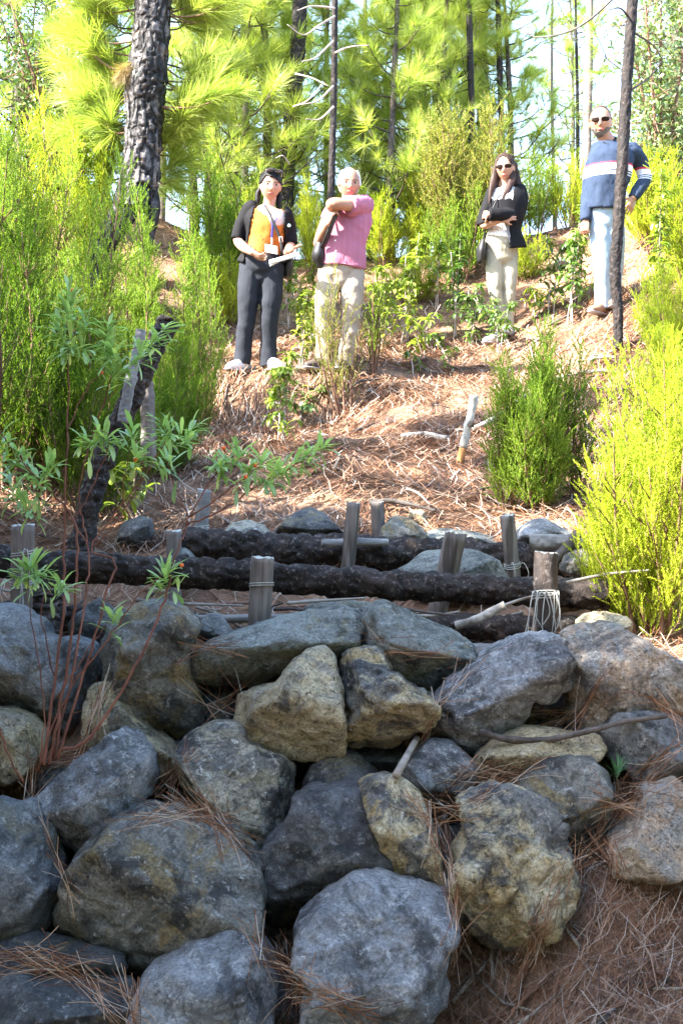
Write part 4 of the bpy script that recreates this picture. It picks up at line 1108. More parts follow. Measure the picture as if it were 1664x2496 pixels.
def trunk_mesh(paths, seed, mats, seg=52, plate=(7.0, 3.2), depth=0.16, origin=None, n=30):
    """trunk from one or more limbs (paths of (u,v,d,width px)), deep plated bark"""
    A = Acc()
    for path in paths:
        P = np.array([px(a, b, c) for a, b, c, w in path]); r = np.array([w / F * c / 2 for a, b, c, w in path])
        PR = catmull(np.concatenate([P, r[:, None]], 1), n)
        V, f = sweep(PR[:, :3] - origin, PR[:, 3], seg)
        rr = np.concatenate([np.repeat(PR[:, 3], seg), PR[[0, -1], 3]])
        N = vnormals(V, f)
        L = np.concatenate([np.repeat(PR[:, :3], seg, 0) - origin, V[-2:]])
        ang = np.arctan2((V - L)[:, 1], (V - L)[:, 0])
        Wd = np.stack([np.cos(ang) * plate[0] * 0.55, np.sin(ang) * plate[0] * 0.55, V[:, 2] * plate[1] * 2.2 + fbm(V * 5, 2, seed)], 1)
        f1, f2, idv = cell(Wd + seed, seed)
        e = np.clip((f2 - f1) / 0.22, 0, 1)
        off = (e ** 0.6 - 1) * depth + (idv - 0.5) * depth * 0.45 + fbm(V * 12, 3, seed + 2) * 0.10 + fbm(V * 45, 2, seed + 7) * 0.035
        V = V + N * (off * rr)[:, None]
        A.add(V, f)
    return A.mesh('trunk', mats)

# the big burnt pine: forked base, tufts sprouting straight from the charred trunk
def big_pine():
    o = np.array(px(240, 745, 10.2)); o[2] = Hs(o[0], o[1])
    e = empty('pine_tree', o, 'big burnt pine trunk with forked base and long-needled tufts', 'tree')
    D = 10.2
    me = trunk_mesh([[(392,-260,D,72),(380,-60,D,80),(372,40,D,88),(366,130,D,92),(357,200,D,102),(352,290,D,90),(347,380,D,92),(340,450,D,92),(328,510,D,86)],
                     [(322,450,D,66),(300,520,D,66),(268,575,D,60),(240,630,D,56),(226,700,D,52),(222,790,D,50),(220,900,D,52)],
                     [(360,450,D+.03,46),(372,510,D,38),(362,575,D,30),(352,640,D,26),(345,760,D,26),(342,900,D,28)]], 31, [M['char_trunk']], origin=o)
    ob('trunk', me, e)
    V, f = sweep(np.array([px(326,200,D-.115), px(334,182,D-.135), px(348,165,D-.145)]) - o, [0.03, 0.04, 0.022], 12, caps='round')
    st = ob('pale_scar', mk_mesh('pale_scar', V + vnormals(V, f) * (fbm(V * 30, 2, 3) * 0.01)[:, None], f, [M['cut_wood']]), e)
    rng = np.random.default_rng(5)
    A = Acc(); TP, TD, TS = [], [], []
    for k in range(78):
        v = rng.uniform(-150, 430); side = -1 if rng.random() < 0.55 else 1
        c = np.array(px(np.interp(v, [-260, 130, 450], [392, 366, 340]) + side * 35, v, D + rng.uniform(-0.05, 0.3)))
        L = rng.uniform(0.12, 0.62) * (1 if v < 330 else 0.6)
        dv = np.array((side * 1.0, rng.uniform(-0.25, 0.9), rng.uniform(-0.15, 0.7))); dv /= np.linalg.norm(dv)
        en = c + dv * L
        B = catmull([c, (c + en) / 2 - np.array((0, 0, 0.05)), en], 4)
        A.add(*sweep(B - o, np.linspace(0.009, 0.004, len(B)), 5))
        for q in range(5):
            g = rng.uniform(0.35, 1.0)
            d2 = dv + np.array((0, 0, 0.35)) + rng.normal(size=3) * 0.5
            TP.append(c + dv * L * g - o); TD.append(d2); TS.append(rng.uniform(0.75, 1.15))
    ob('branches', A.mesh('branches', [M['twig']]), e)
    V, T = scatter(TUFT_NEAR, TP, np.array(TD), TS, rng)
    ob('crown', mk_mesh('crown', V, [T], [M['pine_bright']], False), e)
    # hanging tuft of dead needles
    p0 = np.array(px(300, 165, D - 0.1)) - o
    V, T = scatter(TUFT_NEAR, [p0 + (0.02 * k, 0, 0.012 * k) for k in range(5)], np.array([(-0.45 + 0.1 * k, -0.3, -1.0) for k in range(5)]), np.full(5, 0.55), rng)
    ob('dead_tuft', mk_mesh('dead_tuft', V, [T], [M['pine_brown']], False), e)
big_pine()

def slim_trunk(path, label, seed, mat='char_thin', twigs=(), depth=0.24, seg=30, twigm='twig_pale'):
    o = np.array(px(*path[-1][:3])); o[2] = Hs(o[0], o[1])
    p = list(path); p.append((path[-1][0], path[-1][1] + 90, path[-1][2], path[-1][3]))
    e = empty('pine_tree', o, label, 'tree', 'burnt slim pines in front of the ridge')
    ob('trunk', trunk_mesh([p], seed, [M[mat]], seg, (6.5, 7), depth, o, 34), e)
    for tw in twigs:
        P = np.array([px(*q) for q in tw]) - o
        V, f = sweep(catmull(P, 6), 0.007, 5); 
        n = len(catmull(P, 6))
        V, f = sweep(catmull(P, 6), np.linspace(0.010, 0.0035, n), 5)
        ob('dead_twig', mk_mesh('dead_twig', V, f, [M[twigm]]), e)
slim_trunk([(1548,-220,9.4,24),(1540,0,9.4,26),(1528,180,9.4,28),(1515,400,9.4,29),(1505,560,9.4,29),(1498,660,9.4,27),(1505,760,9.4,25)],
    'thin burnt pine trunk in front of the sweater man', 41, twigs=[
    [(1500,-10,9.4),(1440,45,9.5),(1390,75,9.6),(1330,90,9.7),(1290,85,9.8),(1250,50,9.9)],
    [(1532,90,9.4),(1520,60,9.5),(1495,30,9.6)], [(1545,80,9.4),(1590,110,9.6),(1610,140,9.8)],
    [(1536,220,9.4),(1580,190,9.5),(1610,150,9.6)], [(1530,40,9.4),(1510,20,9.3),(1480,25,9.2)]], twigm='stick_dark')
slim_trunk([(822,-220,10.45,13),(816,0,10.45,15),(814,180,10.45,16),(811,330,10.45,17),(806,480,10.45,18),(800,640,10.45,19),(796,880,10.45,19)],
    'thin black burnt stem beside the pink-shirt man', 42, twigs=[
    [(815,40,10.4),(780,60,10.2),(740,85,10.1),(700,60,10.0)], [(812,210,10.4),(775,245,10.2),(735,255,10.1)],
    [(814,130,10.4),(850,115,10.3),(900,110,10.3)], [(813,260,10.4),(780,290,10.3),(745,290,10.2)], [(815,20,10.4),(760,15,10.2),(725,25,10.1)],
    [(812,100,10.4),(770,140,10.3),(735,150,10.2)]])
slim_trunk([(735,-150,12.9,34),(728,80,12.9,38),(718,200,12.9,42),(708,330,12.9,40),(700,420,12.9,38),(694,620,12.9,40)],
    'dark burnt pine trunk rising behind the orange-top woman', 43, 'char_thin', twigs=[
    [(720,180,12.2),(760,190,12.1),(800,210,12.0)], [(715,260,12.2),(750,245,12.1),(790,200,12.0)], [(705,400,12.1),(690,380,12.0),(672,385,11.9)]])
slim_trunk([(1160,-220,15.0,30),(1170,0,15.0,31),(1172,120,15.0,32),(1178,300,15.0,34),(1180,600,15.0,36)], 'thick dark pine trunk at the top edge between thin stems', 44, 'bark_far', twigs=[[(1172,60,15.0),(1210,70,14.8),(1240,100,14.7)]])
# ---------------------------------------------------------------- small-leaved trees
def broadleaf(h, w, n, seed, tm, leaf, sc=1.0, base=0.15):
    rng = np.random.default_rng(seed); A = Acc()
    TP, TD = [], []
    for s in range(9):
        a = rng.uniform(0, 6.28); r = w * rng.uniform(0.2, 1.0)
        tip = np.array((math.cos(a) * r, math.sin(a) * r, h * rng.uniform(0.5, 1.0)))
        P = catmull([np.array((0, 0, -0.1)), tip * (0.35, 0.35, 0.5), tip], 6)
        A.add(*sweep(P, np.linspace(0.03, 0.006, len(P)), 6))
        for k in range(n // 9 // 14):
            g = rng.uniform(base, 1) ; i = g * (len(P) - 1); j = int(min(i, len(P) - 2)); q = P[j] + (P[j+1] - P[j]) * (i - j)
            o = rng.normal(size=3); o /= np.linalg.norm(o); L = w * rng.uniform(0.1, 0.5)
            c = q + o * L
            A.add(*sweep([q, c], [0.006, 0.003], 4))
            for m in range(14):
                TP.append(q + o * L * rng.uniform(0.3, 1.1) + rng.normal(size=3) * 0.06 * sc); TD.append(o * 0.3 + rng.normal(size=3) * 0.8 + np.array((0, 0, 0.3)))
    V, T = scatter(tm, TP, np.array(TD), rng.uniform(0.7, 1.3, len(TP)) * sc, rng)
    return A.mesh('trunk', [M['twig']]), mk_mesh('crown', V, [T], [M[leaf]], False)
def put_broad(name, x, y, parts, label, sc=1.0, cat='tree', group='small-leaved trees', rz=0.0, z=None):
    e = empty(name, (x, y, Hs(x, y) if z is None else z), label, cat, group, rz, sc)
    ob('trunk', parts[0], e); ob('crown', parts[1], e)
bl1 = broadleaf(2.6, 0.75, 5200, 51, LEAF_SMALL, 'laurel')
bl2 = broadleaf(2.9, 0.9, 6000, 52, LEAF_SMALL, 'laurel_grey')
put_broad('laurel_tree', U2(150, 12.0), 12.0, bl1, 'dark glossy small-leaved tree left of the big burnt trunk')
put_broad('laurel_tree', U2(60, 13.0), 13.0, bl1, 'small-leaved tree half hidden behind the dark glossy one', 1.0, rz=2)
put_broad('laurel_tree', U2(1610, 11.6), 11.6, bl2, 'grey-green small-leaved tree right of the thin burnt trunk', 0.95)
put_broad('laurel_tree', U2(1680, 12.8), 12.8, bl2, 'grey-green tree at the frame edge behind the lime heathers', 1.1, rz=1.4)

# ---------------------------------------------------------------- leafy saplings
def sapling(h, nst, nl, seed, leaf, spread=0.12, sc=1.0, low=0.15):
    rng = np.random.default_rng(seed); A = Acc(); TP, TD = [], []
    for s in range(nst):
        hh = h * rng.uniform(0.65, 1.0)
        tip = np.array((rng.normal() * spread, rng.normal() * spread, hh))
        P = catmull([np.array((rng.normal() * 0.03, rng.normal() * 0.03, -0.05)), tip * (0.3, 0.5, 0.5), tip], 6)
        A.add(*sweep(P, np.linspace(0.007, 0.003, len(P)), 5))
        m = nl // nst
        k = 0
        while k < m:
            g = low + (1 - low) * rng.random() ** 0.8
            i = g * (len(P) - 1); j = int(min(i, len(P) - 2)); q = P[j] + (P[j+1] - P[j]) * (i - j)
            a = rng.uniform(0, 6.28); L = 0.12 * (1 - g) + 0.015
            c = q + np.array((math.cos(a), math.sin(a), 0.5)) * L * rng.uniform(0.3, 1.3)
            if L > 0.03: A.add(*sweep([q, c], [0.003, 0.002], 4))
            for w in range(rng.integers(3, 7)):
                b = rng.uniform(0, 6.28)
                TP.append(c); TD.append((math.cos(b), math.sin(b), rng.uniform(-0.7, 0.6))); k += 1
    D = np.array(TD); n = len(D)
    # leaf upper face looks up: x axis of the frame points up
    D /= np.linalg.norm(D, axis=1, keepdims=True)
    Xu = np.array([0, 0, 1.0]) - D * D[:, 2:3]; Xu /= np.linalg.norm(Xu, axis=1, keepdims=True)
    Y = np.cross(D, Xu)
    Rm = np.stack([Xu, Y, D], -1) * (rng.uniform(0.65, 1.2, n) * sc)[:, None, None]
    tv, tt = LEAF_LANCE[0]
    V = (np.einsum('nij,vj->nvi', Rm, tv) + np.array(TP)[:, None]).reshape(-1, 3)
    T = (tt[None] + (np.arange(n) * len(tv))[:, None, None]).reshape(-1, 3)
    return A.mesh('stem', [M['twig_pale']]), mk_mesh('leaves', V, [T], [M[leaf]], True)
sv = [sapling(1.0, 3, 260, 61, 'sapling'), sapling(0.8, 2, 180, 62, 'sapling'), sapling(0.5, 2, 90, 63, 'sapling'), sapling(1.25, 3, 300, 64, 'sapling'), sapling(0.35, 1, 22, 65, 'sapling')]
def put_sap(u, v, k, sc, label, mat=None, rz=0.0, d0=5.3, d=None):
    p = on_ground(u, v, d0) if d is None else np.array((U2(u, d), d, Hs(U2(u, d), d)))
    e = empty('leafy_sapling', p, label, 'sapling', 'leafy saplings on the slope', rz, sc)
    ob('stem', sv[k][0], e); l = ob('leaves', sv[k][1], e)
    if mat: l.material_slots[0].link = 'OBJECT'; l.material_slots[0].material = M[mat]
for (u, v, k, sc, lab, mat) in [
    (735, 905, 3, 0.72, 'yellow-green leafy sapling between the orange-top woman and the pink-shirt man', None),
    (760, 880, 0, 0.75, 'leafy sapling just left of the pink-shirt man', None),
    (700, 800, 1, 0.8, 'leafy sapling behind the orange-top woman', None),
    (475, 860, 3, 0.72, 'thin-stemmed sapling left of the orange-top woman', None),
    (520, 800, 1, 0.8, 'small yellowish sapling beside the dark trousers', None),
    (690, 1085, 0, 0.70, 'leafy sapling below the white shoes at the bank foot', None),
    (735, 1045, 2, 1.0, 'drooping sapling right of the bank-foot one', 'sapling_dark'),
    (930, 850, 0, 0.85, 'broad pale leafy sapling right of the pink-shirt man', None),
    (985, 840, 3, 0.78, 'tall pale sapling left of the bare slope', None),
    (1030, 870, 2, 0.9, 'low sapling at the edge of the bare slope', None),
    (1110, 830, 3, 0.78, 'tall dark-leaved sapling left of the sunglasses woman', 'sapling_dark'),
    (1150, 850, 0, 0.7, 'dark-leaved sapling at the feet of the sunglasses woman', 'sapling_dark'),
    (1215, 862, 1, 0.62, 'drooping sapling in front of the white shoes of the sunglasses woman', 'sapling_dark'),
    (1240, 840, 2, 0.9, 'low dark sapling right of the white shoes', 'sapling_dark'),
    (1095, 880, 4, 1.0, 'tiny seedling on the needles below the sunglasses woman', 'sapling_dark'),
    (1015, 915, 4, 0.9, 'tiny dark seedling on the shaded slope', 'sapling_dark'),
    (1085, 905, 4, 0.8, 'tiny yellowish seedling on the sunlit needles', None),
    (1340, 770, 1, 0.95, 'leafy sapling between the sunglasses woman and the sweater man', 'sapling_dark'),
    (1385, 790, 3, 0.82, 'tall leafy sapling left of the jeans', 'sapling_dark'),
    (1410, 745, 0, 0.85, 'sapling against the jeans of the sweater man', None),
    (1300, 780, 2, 0.9, 'low sapling on the bare soil near the sunglasses woman', None),
    (1600, 760, 3, 0.9, 'leafy sapling among the lime heathers at the frame edge', None),
    (180, 690, 3, 1.15, 'pale leafy sapling left of the big burnt trunk', None),
    (225, 640, 0, 0.95, 'leafy sapling at the fork of the big burnt trunk', None),
    (330, 1270, 2, 0.8, 'bright leafy sapling in the heather gap by the charred pole', None),
    (880, 700, 3, 0.8, 'leafy sapling behind the elbow of the pink-shirt man', None),
    (1060, 760, 1, 0.9, 'pale sapling at the edge of the heathers', None),
]:
    put_sap(u, v, k, sc, lab, mat, random.Random(u).uniform(0, 6))

# trees outside the frame whose crowns shade the wall
occ = broadleaf(4.0, 0.9, 15000, 71, LEAF_SMALL, 'laurel', 1.9, 0.3)
OCC = [(-2.7, 1.3, 1.17), (-2.7, 2.1, 1.19), (-2.75, 2.9, 1.18), (-2.8, 3.75, 1.06), (-3.6, 1.7, 1.25), (-3.6, 2.8, 1.2), (-2.8, 0.5, 1.1), (-2.95, 4.35, 0.84), (-4.2, 5.4, 0.76)]
OCL = ['shade tree beside the wall, outside the frame, at its foot', 'shade tree beside the wall, outside the frame, second of the row', 'shade tree beside the wall, outside the frame, third of the row', 'shade tree uphill beside the barrier, outside the frame',
       'shade tree in the second row, outside the frame', 'shade tree in the second row uphill, outside the frame', 'shade tree nearest the viewer, outside the frame', 'low shade tree beside the upper log, outside the frame', 'shade tree beside the heather slope, outside the frame']
for k, (x, y, s) in enumerate(OCC):
    put_broad('laurel_tree', x, y, occ, OCL[k], s, rz=k * 1.3, group='shade trees outside the frame')

# unseen trees added around the viewer to close off the low sky
for k, (x, y, sc, lab) in enumerate([(-1.2, -3.6, 1.6, 'unseen tree added behind the viewer near the shade row'), (1.0, -3.8, 1.7, 'unseen tree added straight behind the viewer'), (3.0, -2.8, 1.6, 'unseen tree added behind the viewer to the right'),
        (4.2, -0.9, 1.6, 'unseen tree added at the right hand of the viewer'), (4.8, 1.3, 1.5, 'unseen tree added beside the bank, outside the frame'), (4.7, 3.2, 1.3, 'unseen tree added right of the wall, outside the frame'),
        (-3.6, -2.0, 1.6, 'unseen tree added behind the shade row, outside the frame'), (-3.4, -6.0, 2.2, 'tall unseen tree added far behind the shade row'), (0.2, -7.0, 2.3, 'tall unseen tree added far behind the viewer'), (3.8, -6.2, 2.2, 'tall unseen tree added far behind to the right'),
        (7.0, -2.6, 2.2, 'tall unseen tree added far to the side of the viewer'), (7.6, 1.6, 2.0, 'tall unseen tree added far beyond the bank, outside the frame'), (-5.6, 0.2, 1.8, 'tall unseen tree added beyond the shade row, outside the frame')]):
    put_broad('laurel_tree', x, y, occ, lab, sc, rz=k * 2.1, group='unseen trees added around the viewer')

# ---------------------------------------------------------------- leafy red-stemmed shrub growing before the wall
def red_shrub():
    rng = np.random.default_rng(91)
    D0 = 3.32
    root = np.array(px(120, 1870, D0))
    e = empty('leafy_shrub', root, 'red-stemmed shrub with narrow green leaves and orange berries', 'shrub')
    stems = [
      ([(108,1865,3.30),(135,1650,3.38),(155,1480,3.45),(158,1380,3.5),(158,1240,3.55),(165,1050,3.6),(168,860,3.62),(165,790,3.62)], 11),
      ([(120,1860,3.30),(160,1650,3.36),(182,1480,3.42),(190,1340,3.46),(182,1270,3.48),(140,1215,3.48),(95,1170,3.48),(40,1110,3.46),(0,1050,3.45)], 11),
      ([(140,1850,3.30),(205,1640,3.38),(250,1480,3.44),(280,1370,3.5),(222,1337,3.55),(297,1231,3.6),(360,1150,3.63),(414,1061,3.66)], 10),
      ([(130,1850,3.32),(185,1600,3.4),(215,1420,3.5),(215,1325,3.55),(200,1262,3.58),(195,1180,3.6),(240,1020,3.64),(288,935,3.66)], 9),
      ([(150,1830,3.28),(222,1795,3.26),(330,1625,3.3),(403,1460,3.38),(420,1370,3.42),(450,1300,3.46),(460,1262,3.48)], 11),
      ([(90,1880,3.25),(160,1700,3.28),(262,1560,3.32),(330,1460,3.36),(395,1400,3.4)], 8),
      ([(460,1262,3.48),(430,1200,3.5),(412,1150,3.5),(410,1120,3.5)], 6), ([(460,1262,3.48),(500,1190,3.5),(560,1120,3.52),(590,1100,3.52)], 6),
      ([(455,1280,3.47),(540,1245,3.48),(620,1190,3.5),(690,1150,3.52),(760,1110,3.54)], 7), ([(462,1260,3.48),(530,1215,3.46),(600,1165,3.45),(650,1120,3.45)], 6),
      ([(58,1906,3.2),(30,1860,3.18),(0,1778,3.16),(-30,1700,3.15)], 8), ([(95,1880,3.22),(110,1700,3.2),(70,1480,3.2),(75,1380,3.2)], 5),
      ([(215,1325,3.55),(165,1260,3.56),(85,1200,3.58),(40,1150,3.58)], 6), ([(165,1050,3.6),(205,960,3.62),(250,900,3.62),(265,830,3.62)], 6),
      ([(300,1225,3.6),(310,1130,3.6),(320,1090,3.6)], 5), ([(222,1337,3.55),(270,1290,3.55),(340,1180,3.56),(350,1120,3.56)], 6),
      ([(182,1270,3.48),(250,1130,3.5),(265,1060,3.5),(230,1050,3.5)], 5),
      ([(240,1020,3.64),(285,880,3.65),(320,850,3.66),(390,840,3.66)], 5),
      ([(135,1650,3.38),(100,1500,3.36),(130,1420,3.36)], 5),
      ([(140,1700,3.3),(230,1560,3.34),(275,1510,3.36)], 5),
    ]
    for P, w in stems:
        Q = catmull(np.array([px(*p) for p in P]), 6) - root
        Q[1:-1] += rng.normal(size=(len(Q) - 2, 3)) * 0.0022
        V, f = sweep(Q, np.linspace(w, w * 0.4, len(Q)) / F * 3.4 * 0.36, 7)
        ob('stem', mk_mesh('stem', V, f, [M['red_stem']]), e)
    lm = []
    for L, W, c in ((0.062, 0.0115, 0.12), (0.055, 0.011, 0.25), (0.048, 0.011, 0.0)):
        v, t = lance_leaf(L, W, c, 0.3, 4)
        lm.append(mk_mesh('leaf', v, [t], [M['shrub_leaf']]))
    # leaf rosettes at the shoot tips: (u, v, d, aim x, aim z, leaves)
    ros = [(165,760,3.62,-.1,1,13),(130,800,3.6,-.8,.4,11),(210,790,3.62,.6,.6,12),(150,850,3.6,-.6,0,9),(215,850,3.6,.6,.1,8),(170,720,3.62,.0,1,8),
           (265,800,3.62,.1,1,12),(275,850,3.62,.4,.7,11),(285,905,3.64,.3,.8,11),(262,870,3.6,-.6,.3,7),(385,830,3.66,.8,.5,10),(345,870,3.65,.6,.5,9),(400,800,3.66,.6,.9,7),
           (414,1055,3.66,.4,.9,12),(395,1030,3.66,-.2,1,10),(325,1045,3.6,.1,1,12),(345,1110,3.56,.4,.3,9),(235,1055,3.5,-.7,.5,10),(205,1075,3.5,-.6,.3,8),(270,1075,3.5,.6,.2,9),(480,1040,3.66,.9,.5,9),(455,1080,3.6,.8,.1,8),
           (0,1060,3.45,-.2,1,11),(40,1115,3.46,-.5,.6,11),(95,1165,3.48,.2,1,10),(60,1150,3.5,-.6,.2,9),(130,1130,3.48,.5,.8,8),(30,1215,3.58,-.4,.2,10),(20,1170,3.58,-.7,.5,8),(70,1260,3.5,-.2,-.4,6),
           (410,1120,3.5,-.1,1,9),(590,1098,3.52,.5,.9,13),(545,1115,3.52,.1,1,10),(530,1150,3.5,.0,-.4,9),(650,1120,3.45,.6,.7,11),(690,1150,3.52,.5,.4,11),(760,1108,3.54,.9,.4,11),(720,1130,3.53,.7,.3,9),(790,1090,3.55,.9,.5,8),(660,1180,3.48,.4,-.3,9),(610,1150,3.48,.2,.2,8),
           (75,1370,3.2,0,.9,13),(40,1400,3.2,-.7,.1,8),(110,1400,3.2,.7,.1,8),(410,1392,3.4,.3,.7,10),(390,1410,3.4,-.6,.3,6),(275,1500,3.36,.1,1,9),(160,1420,3.36,.3,.4,7)]
    for (u, v, d, ax, az, n) in ros:
        c = Vector(px(u, v, d)) - Vector(root)
        A = Vector((ax, -0.25, az)).normalized()
        for k in range(6 if n < 10 else 7):
            a = k * 2.4 + rng.uniform(-.5, .5)
            x = A.orthogonal().normalized(); y = A.cross(x)
            el = rng.uniform(0.35, 1.35)
            dirv = (A * math.cos(el) + (x * math.cos(a) + y * math.sin(a)) * math.sin(el)).normalized()
            side = Vector((0, 0, 1)) - dirv * dirv.z
            side = side.normalized() if side.length > 0.1 else Vector((1, 0, 0))
            m = Matrix((side, dirv.cross(side), dirv)).transposed()
            o = ob('leaf', lm[int(rng.integers(3))], e, c - A * rng.uniform(0, 0.035))
            o.rotation_euler = m.to_euler(); s = rng.uniform(1.05, 1.5); o.scale = (s, s, s)
    XP, XM = [], []
    for (u, v, d, ax, az, n) in ros:          # the smaller leaves further down the shoots, too many to pick apart
        c = px(u, v, d) - root; A = np.array((ax, -0.1, az)); A /= np.linalg.norm(A)
        for k in range(15):
            dv = A * rng.uniform(0.1, 0.9) + rng.normal(size=3) * 0.6; dv /= np.linalg.norm(dv)
            sd = np.array((0, 0, 1.0)) - dv * dv[2]; sd /= np.linalg.norm(sd)
            XP.append(c - A * rng.uniform(0.0, 0.07) + rng.normal(size=3) * 0.008); XM.append(np.stack([sd, np.cross(dv, sd), dv], -1) * rng.uniform(0.7, 1.3))
    tv, tt = lance_leaf(0.056, 0.0115, 0.12, 0.3, 4)
    V = (np.einsum('nij,vj->nvi', np.array(XM), tv) + np.array(XP)[:, None]).reshape(-1, 3); T = (tt[None] + (np.arange(len(XP)) * len(tv))[:, None, None]).reshape(-1, 3)
    tag(ob('leaves', mk_mesh('leaves', V, [T], [M['shrub_leaf']]), e), kind='stuff')
    bs = bpy.data.meshes.new('berry'); bm = bmesh.new(); bmesh.ops.create_icosphere(bm, subdivisions=2, radius=0.0062); bm.to_mesh(bs); bm.free()
    bs.materials.append(M['berry']); bs.polygons.foreach_set("use_smooth", [True] * len(bs.polygons))
    for (u, v, d) in [(178,708,3.6),(248,908,3.6),(330,1120,3.54),(546,1092,3.48),(600,1163,3.45),(443,1378,3.4),(622,1135,3.45)]:
        ob('berry', bs, e, Vector(px(u, v, d)) - Vector(root))
red_shrub()

# ---------------------------------------------------------------- dry pine needles on the ground, the slope and the stones
SV = np.concatenate(STONE_V); SF = [f for g in STONE_F for f in g]
polys = [tuple(int(i) for i in r) for f in SF for r in f]
BVH_S = BVHTree.FromPolygons([tuple(v) for v in SV], polys)

def needle_strips(P, A, L, W, tilt, curve, rng):
    """needles as bent strips: centres P, headings A, lengths L"""
    n = len(P); t = np.linspace(-0.5, 0.5, 3)
    d = np.stack([np.cos(A), np.sin(A), tilt], 1); d /= np.linalg.norm(d, axis=1, keepdims=True)
    s = np.stack([-np.sin(A), np.cos(A), np.zeros(n)], 1)
    V = np.empty((n, 6, 3))
    for k, tt in enumerate(t):
        c = P + d * (L * tt)[:, None] + s * (curve * (tt * tt - 0.08) * L)[:, None]
        c[:, 2] += 0.0
        w = W * (1.0 if k < 2 else 0.4)
        V[:, 2*k] = c - s * (w / 2)[:, None] if np.ndim(w) else c - s * w / 2
        V[:, 2*k+1] = c + s * (w / 2)[:, None] if np.ndim(w) else c + s * w / 2
    q = np.array([(0, 1, 3, 2), (2, 3, 5, 4)])
    Fq = (q[None] + (np.arange(n) * 6)[:, None, None]).reshape(-1, 4)
    return V.reshape(-1, 3), Fq

def litter(name, label, n, xr, yr, L, W, lift, seed, mask=None, tiltk=0.25, mat='needles'):
    rng = np.random.default_rng(seed)
    x = rng.uniform(*xr, n); y = rng.uniform(*yr, n)
    cl = fbm(np.stack([x * 2.2, y * 2.2, np.zeros(n)], 1), 3, seed)
    keep = cl + rng.uniform(-0.5, 0.6, n) > -0.12
    if mask is not None: keep &= mask(x, y)
    x, y = x[keep], y[keep]; n = len(x)
    ll = rng.uniform(*L, n)
    flow = fbm(np.stack([x * 1.4, y * 1.4, np.full(n, 3.0)], 1), 2, seed + 1) * 3.0
    A = np.where(rng.random(n) < 0.55, flow + rng.normal(size=n) * 0.5, rng.uniform(0, 6.28, n))
    g0 = H(x - np.cos(A) * ll * .4, y - np.sin(A) * ll * .4); g1 = H(x + np.cos(A) * ll * .4, y + np.sin(A) * ll * .4)
    tilt = (g1 - g0) / (ll * 0.8) + rng.normal(size=n) * tiltk * 0.5
    P = np.stack([x, y, np.maximum((g0 + g1) / 2, H(x, y)) + lift * rng.random(n) + 0.003], 1)
    V, Fq = needle_strips(P, A, ll, W, tilt, rng.normal(size=n) * 0.5, rng)
    return tag(ob(name, mk_mesh(name, V, [Fq], [M[mat]], False)), label, kind='stuff')
litter('pine_needle_litter', 'long dry pine needles strewn over the ground below the wall', 15000, (-1.4, 1.7), (2.3, 3.75), (0.12, 0.22), 0.0019, 0.05, 1, tiltk=0.5, mat='shaded_needles')
litter('pine_needle_litter', 'matted pine needles on the bank below the craggy yellow stone', 9000, (-0.1, 1.7), (2.3, 3.45), (0.1, 0.2), 0.0021, 0.07, 11, tiltk=0.8, mat='shaded_needles')
litter('pine_needle_litter', 'dry pine needles lying around the barrier logs', 12000, (-1.7, 2.0), (3.85, 5.6), (0.1, 0.2), 0.0026, 0.04, 2, tiltk=0.5)
litter('pine_needle_litter', 'red-brown pine needle carpet covering the sunlit slope', 85000, (-2.6, 3.0), (5.3, 10.8), (0.13, 0.24), 0.0048, 0.04, 3, tiltk=0.35)
litter('pine_needle_litter', 'thin needle cover on the soil near the crest', 9000, (-3.2, 4.0), (10.6, 13.6), (0.15, 0.25), 0.007, 0.03, 4, tiltk=0.3)

def twig_litter():
    """short broken twigs and bark flakes among the needles"""
    rng = np.random.default_rng(33); A = Acc()
    for k in range(420):
        if k < 260: x, y = rng.uniform(-2.0, 2.6), rng.uniform(5.3, 11.5)
        elif k < 360: x, y = rng.uniform(-1.4, 1.6), rng.uniform(4.05, 5.4)
        else: x, y = rng.uniform(-0.2, 1.4), rng.uniform(2.6, 3.3)
        L = rng.uniform(0.06, 0.28); a = rng.uniform(0, 6.28)
        P = []
        for s in (-.5, 0, .5):
            xx, yy = x + math.cos(a) * L * s, y + math.sin(a) * L * s + rng.normal() * 0.012
            P.append((xx, yy, Hs(xx, yy) + 0.012 + 0.02 * rng.random()))
        A.add(*sweep(P, np.array((1, .9, .6)) * rng.uniform(0.003, 0.008), 5), m=int(rng.integers(3)))
    tag(ob('twig_litter', A.mesh('twig_litter', [M['stick'], M['stick_dark'], M['twig']])), 'broken twigs scattered among the needles', kind='stuff')
twig_litter()

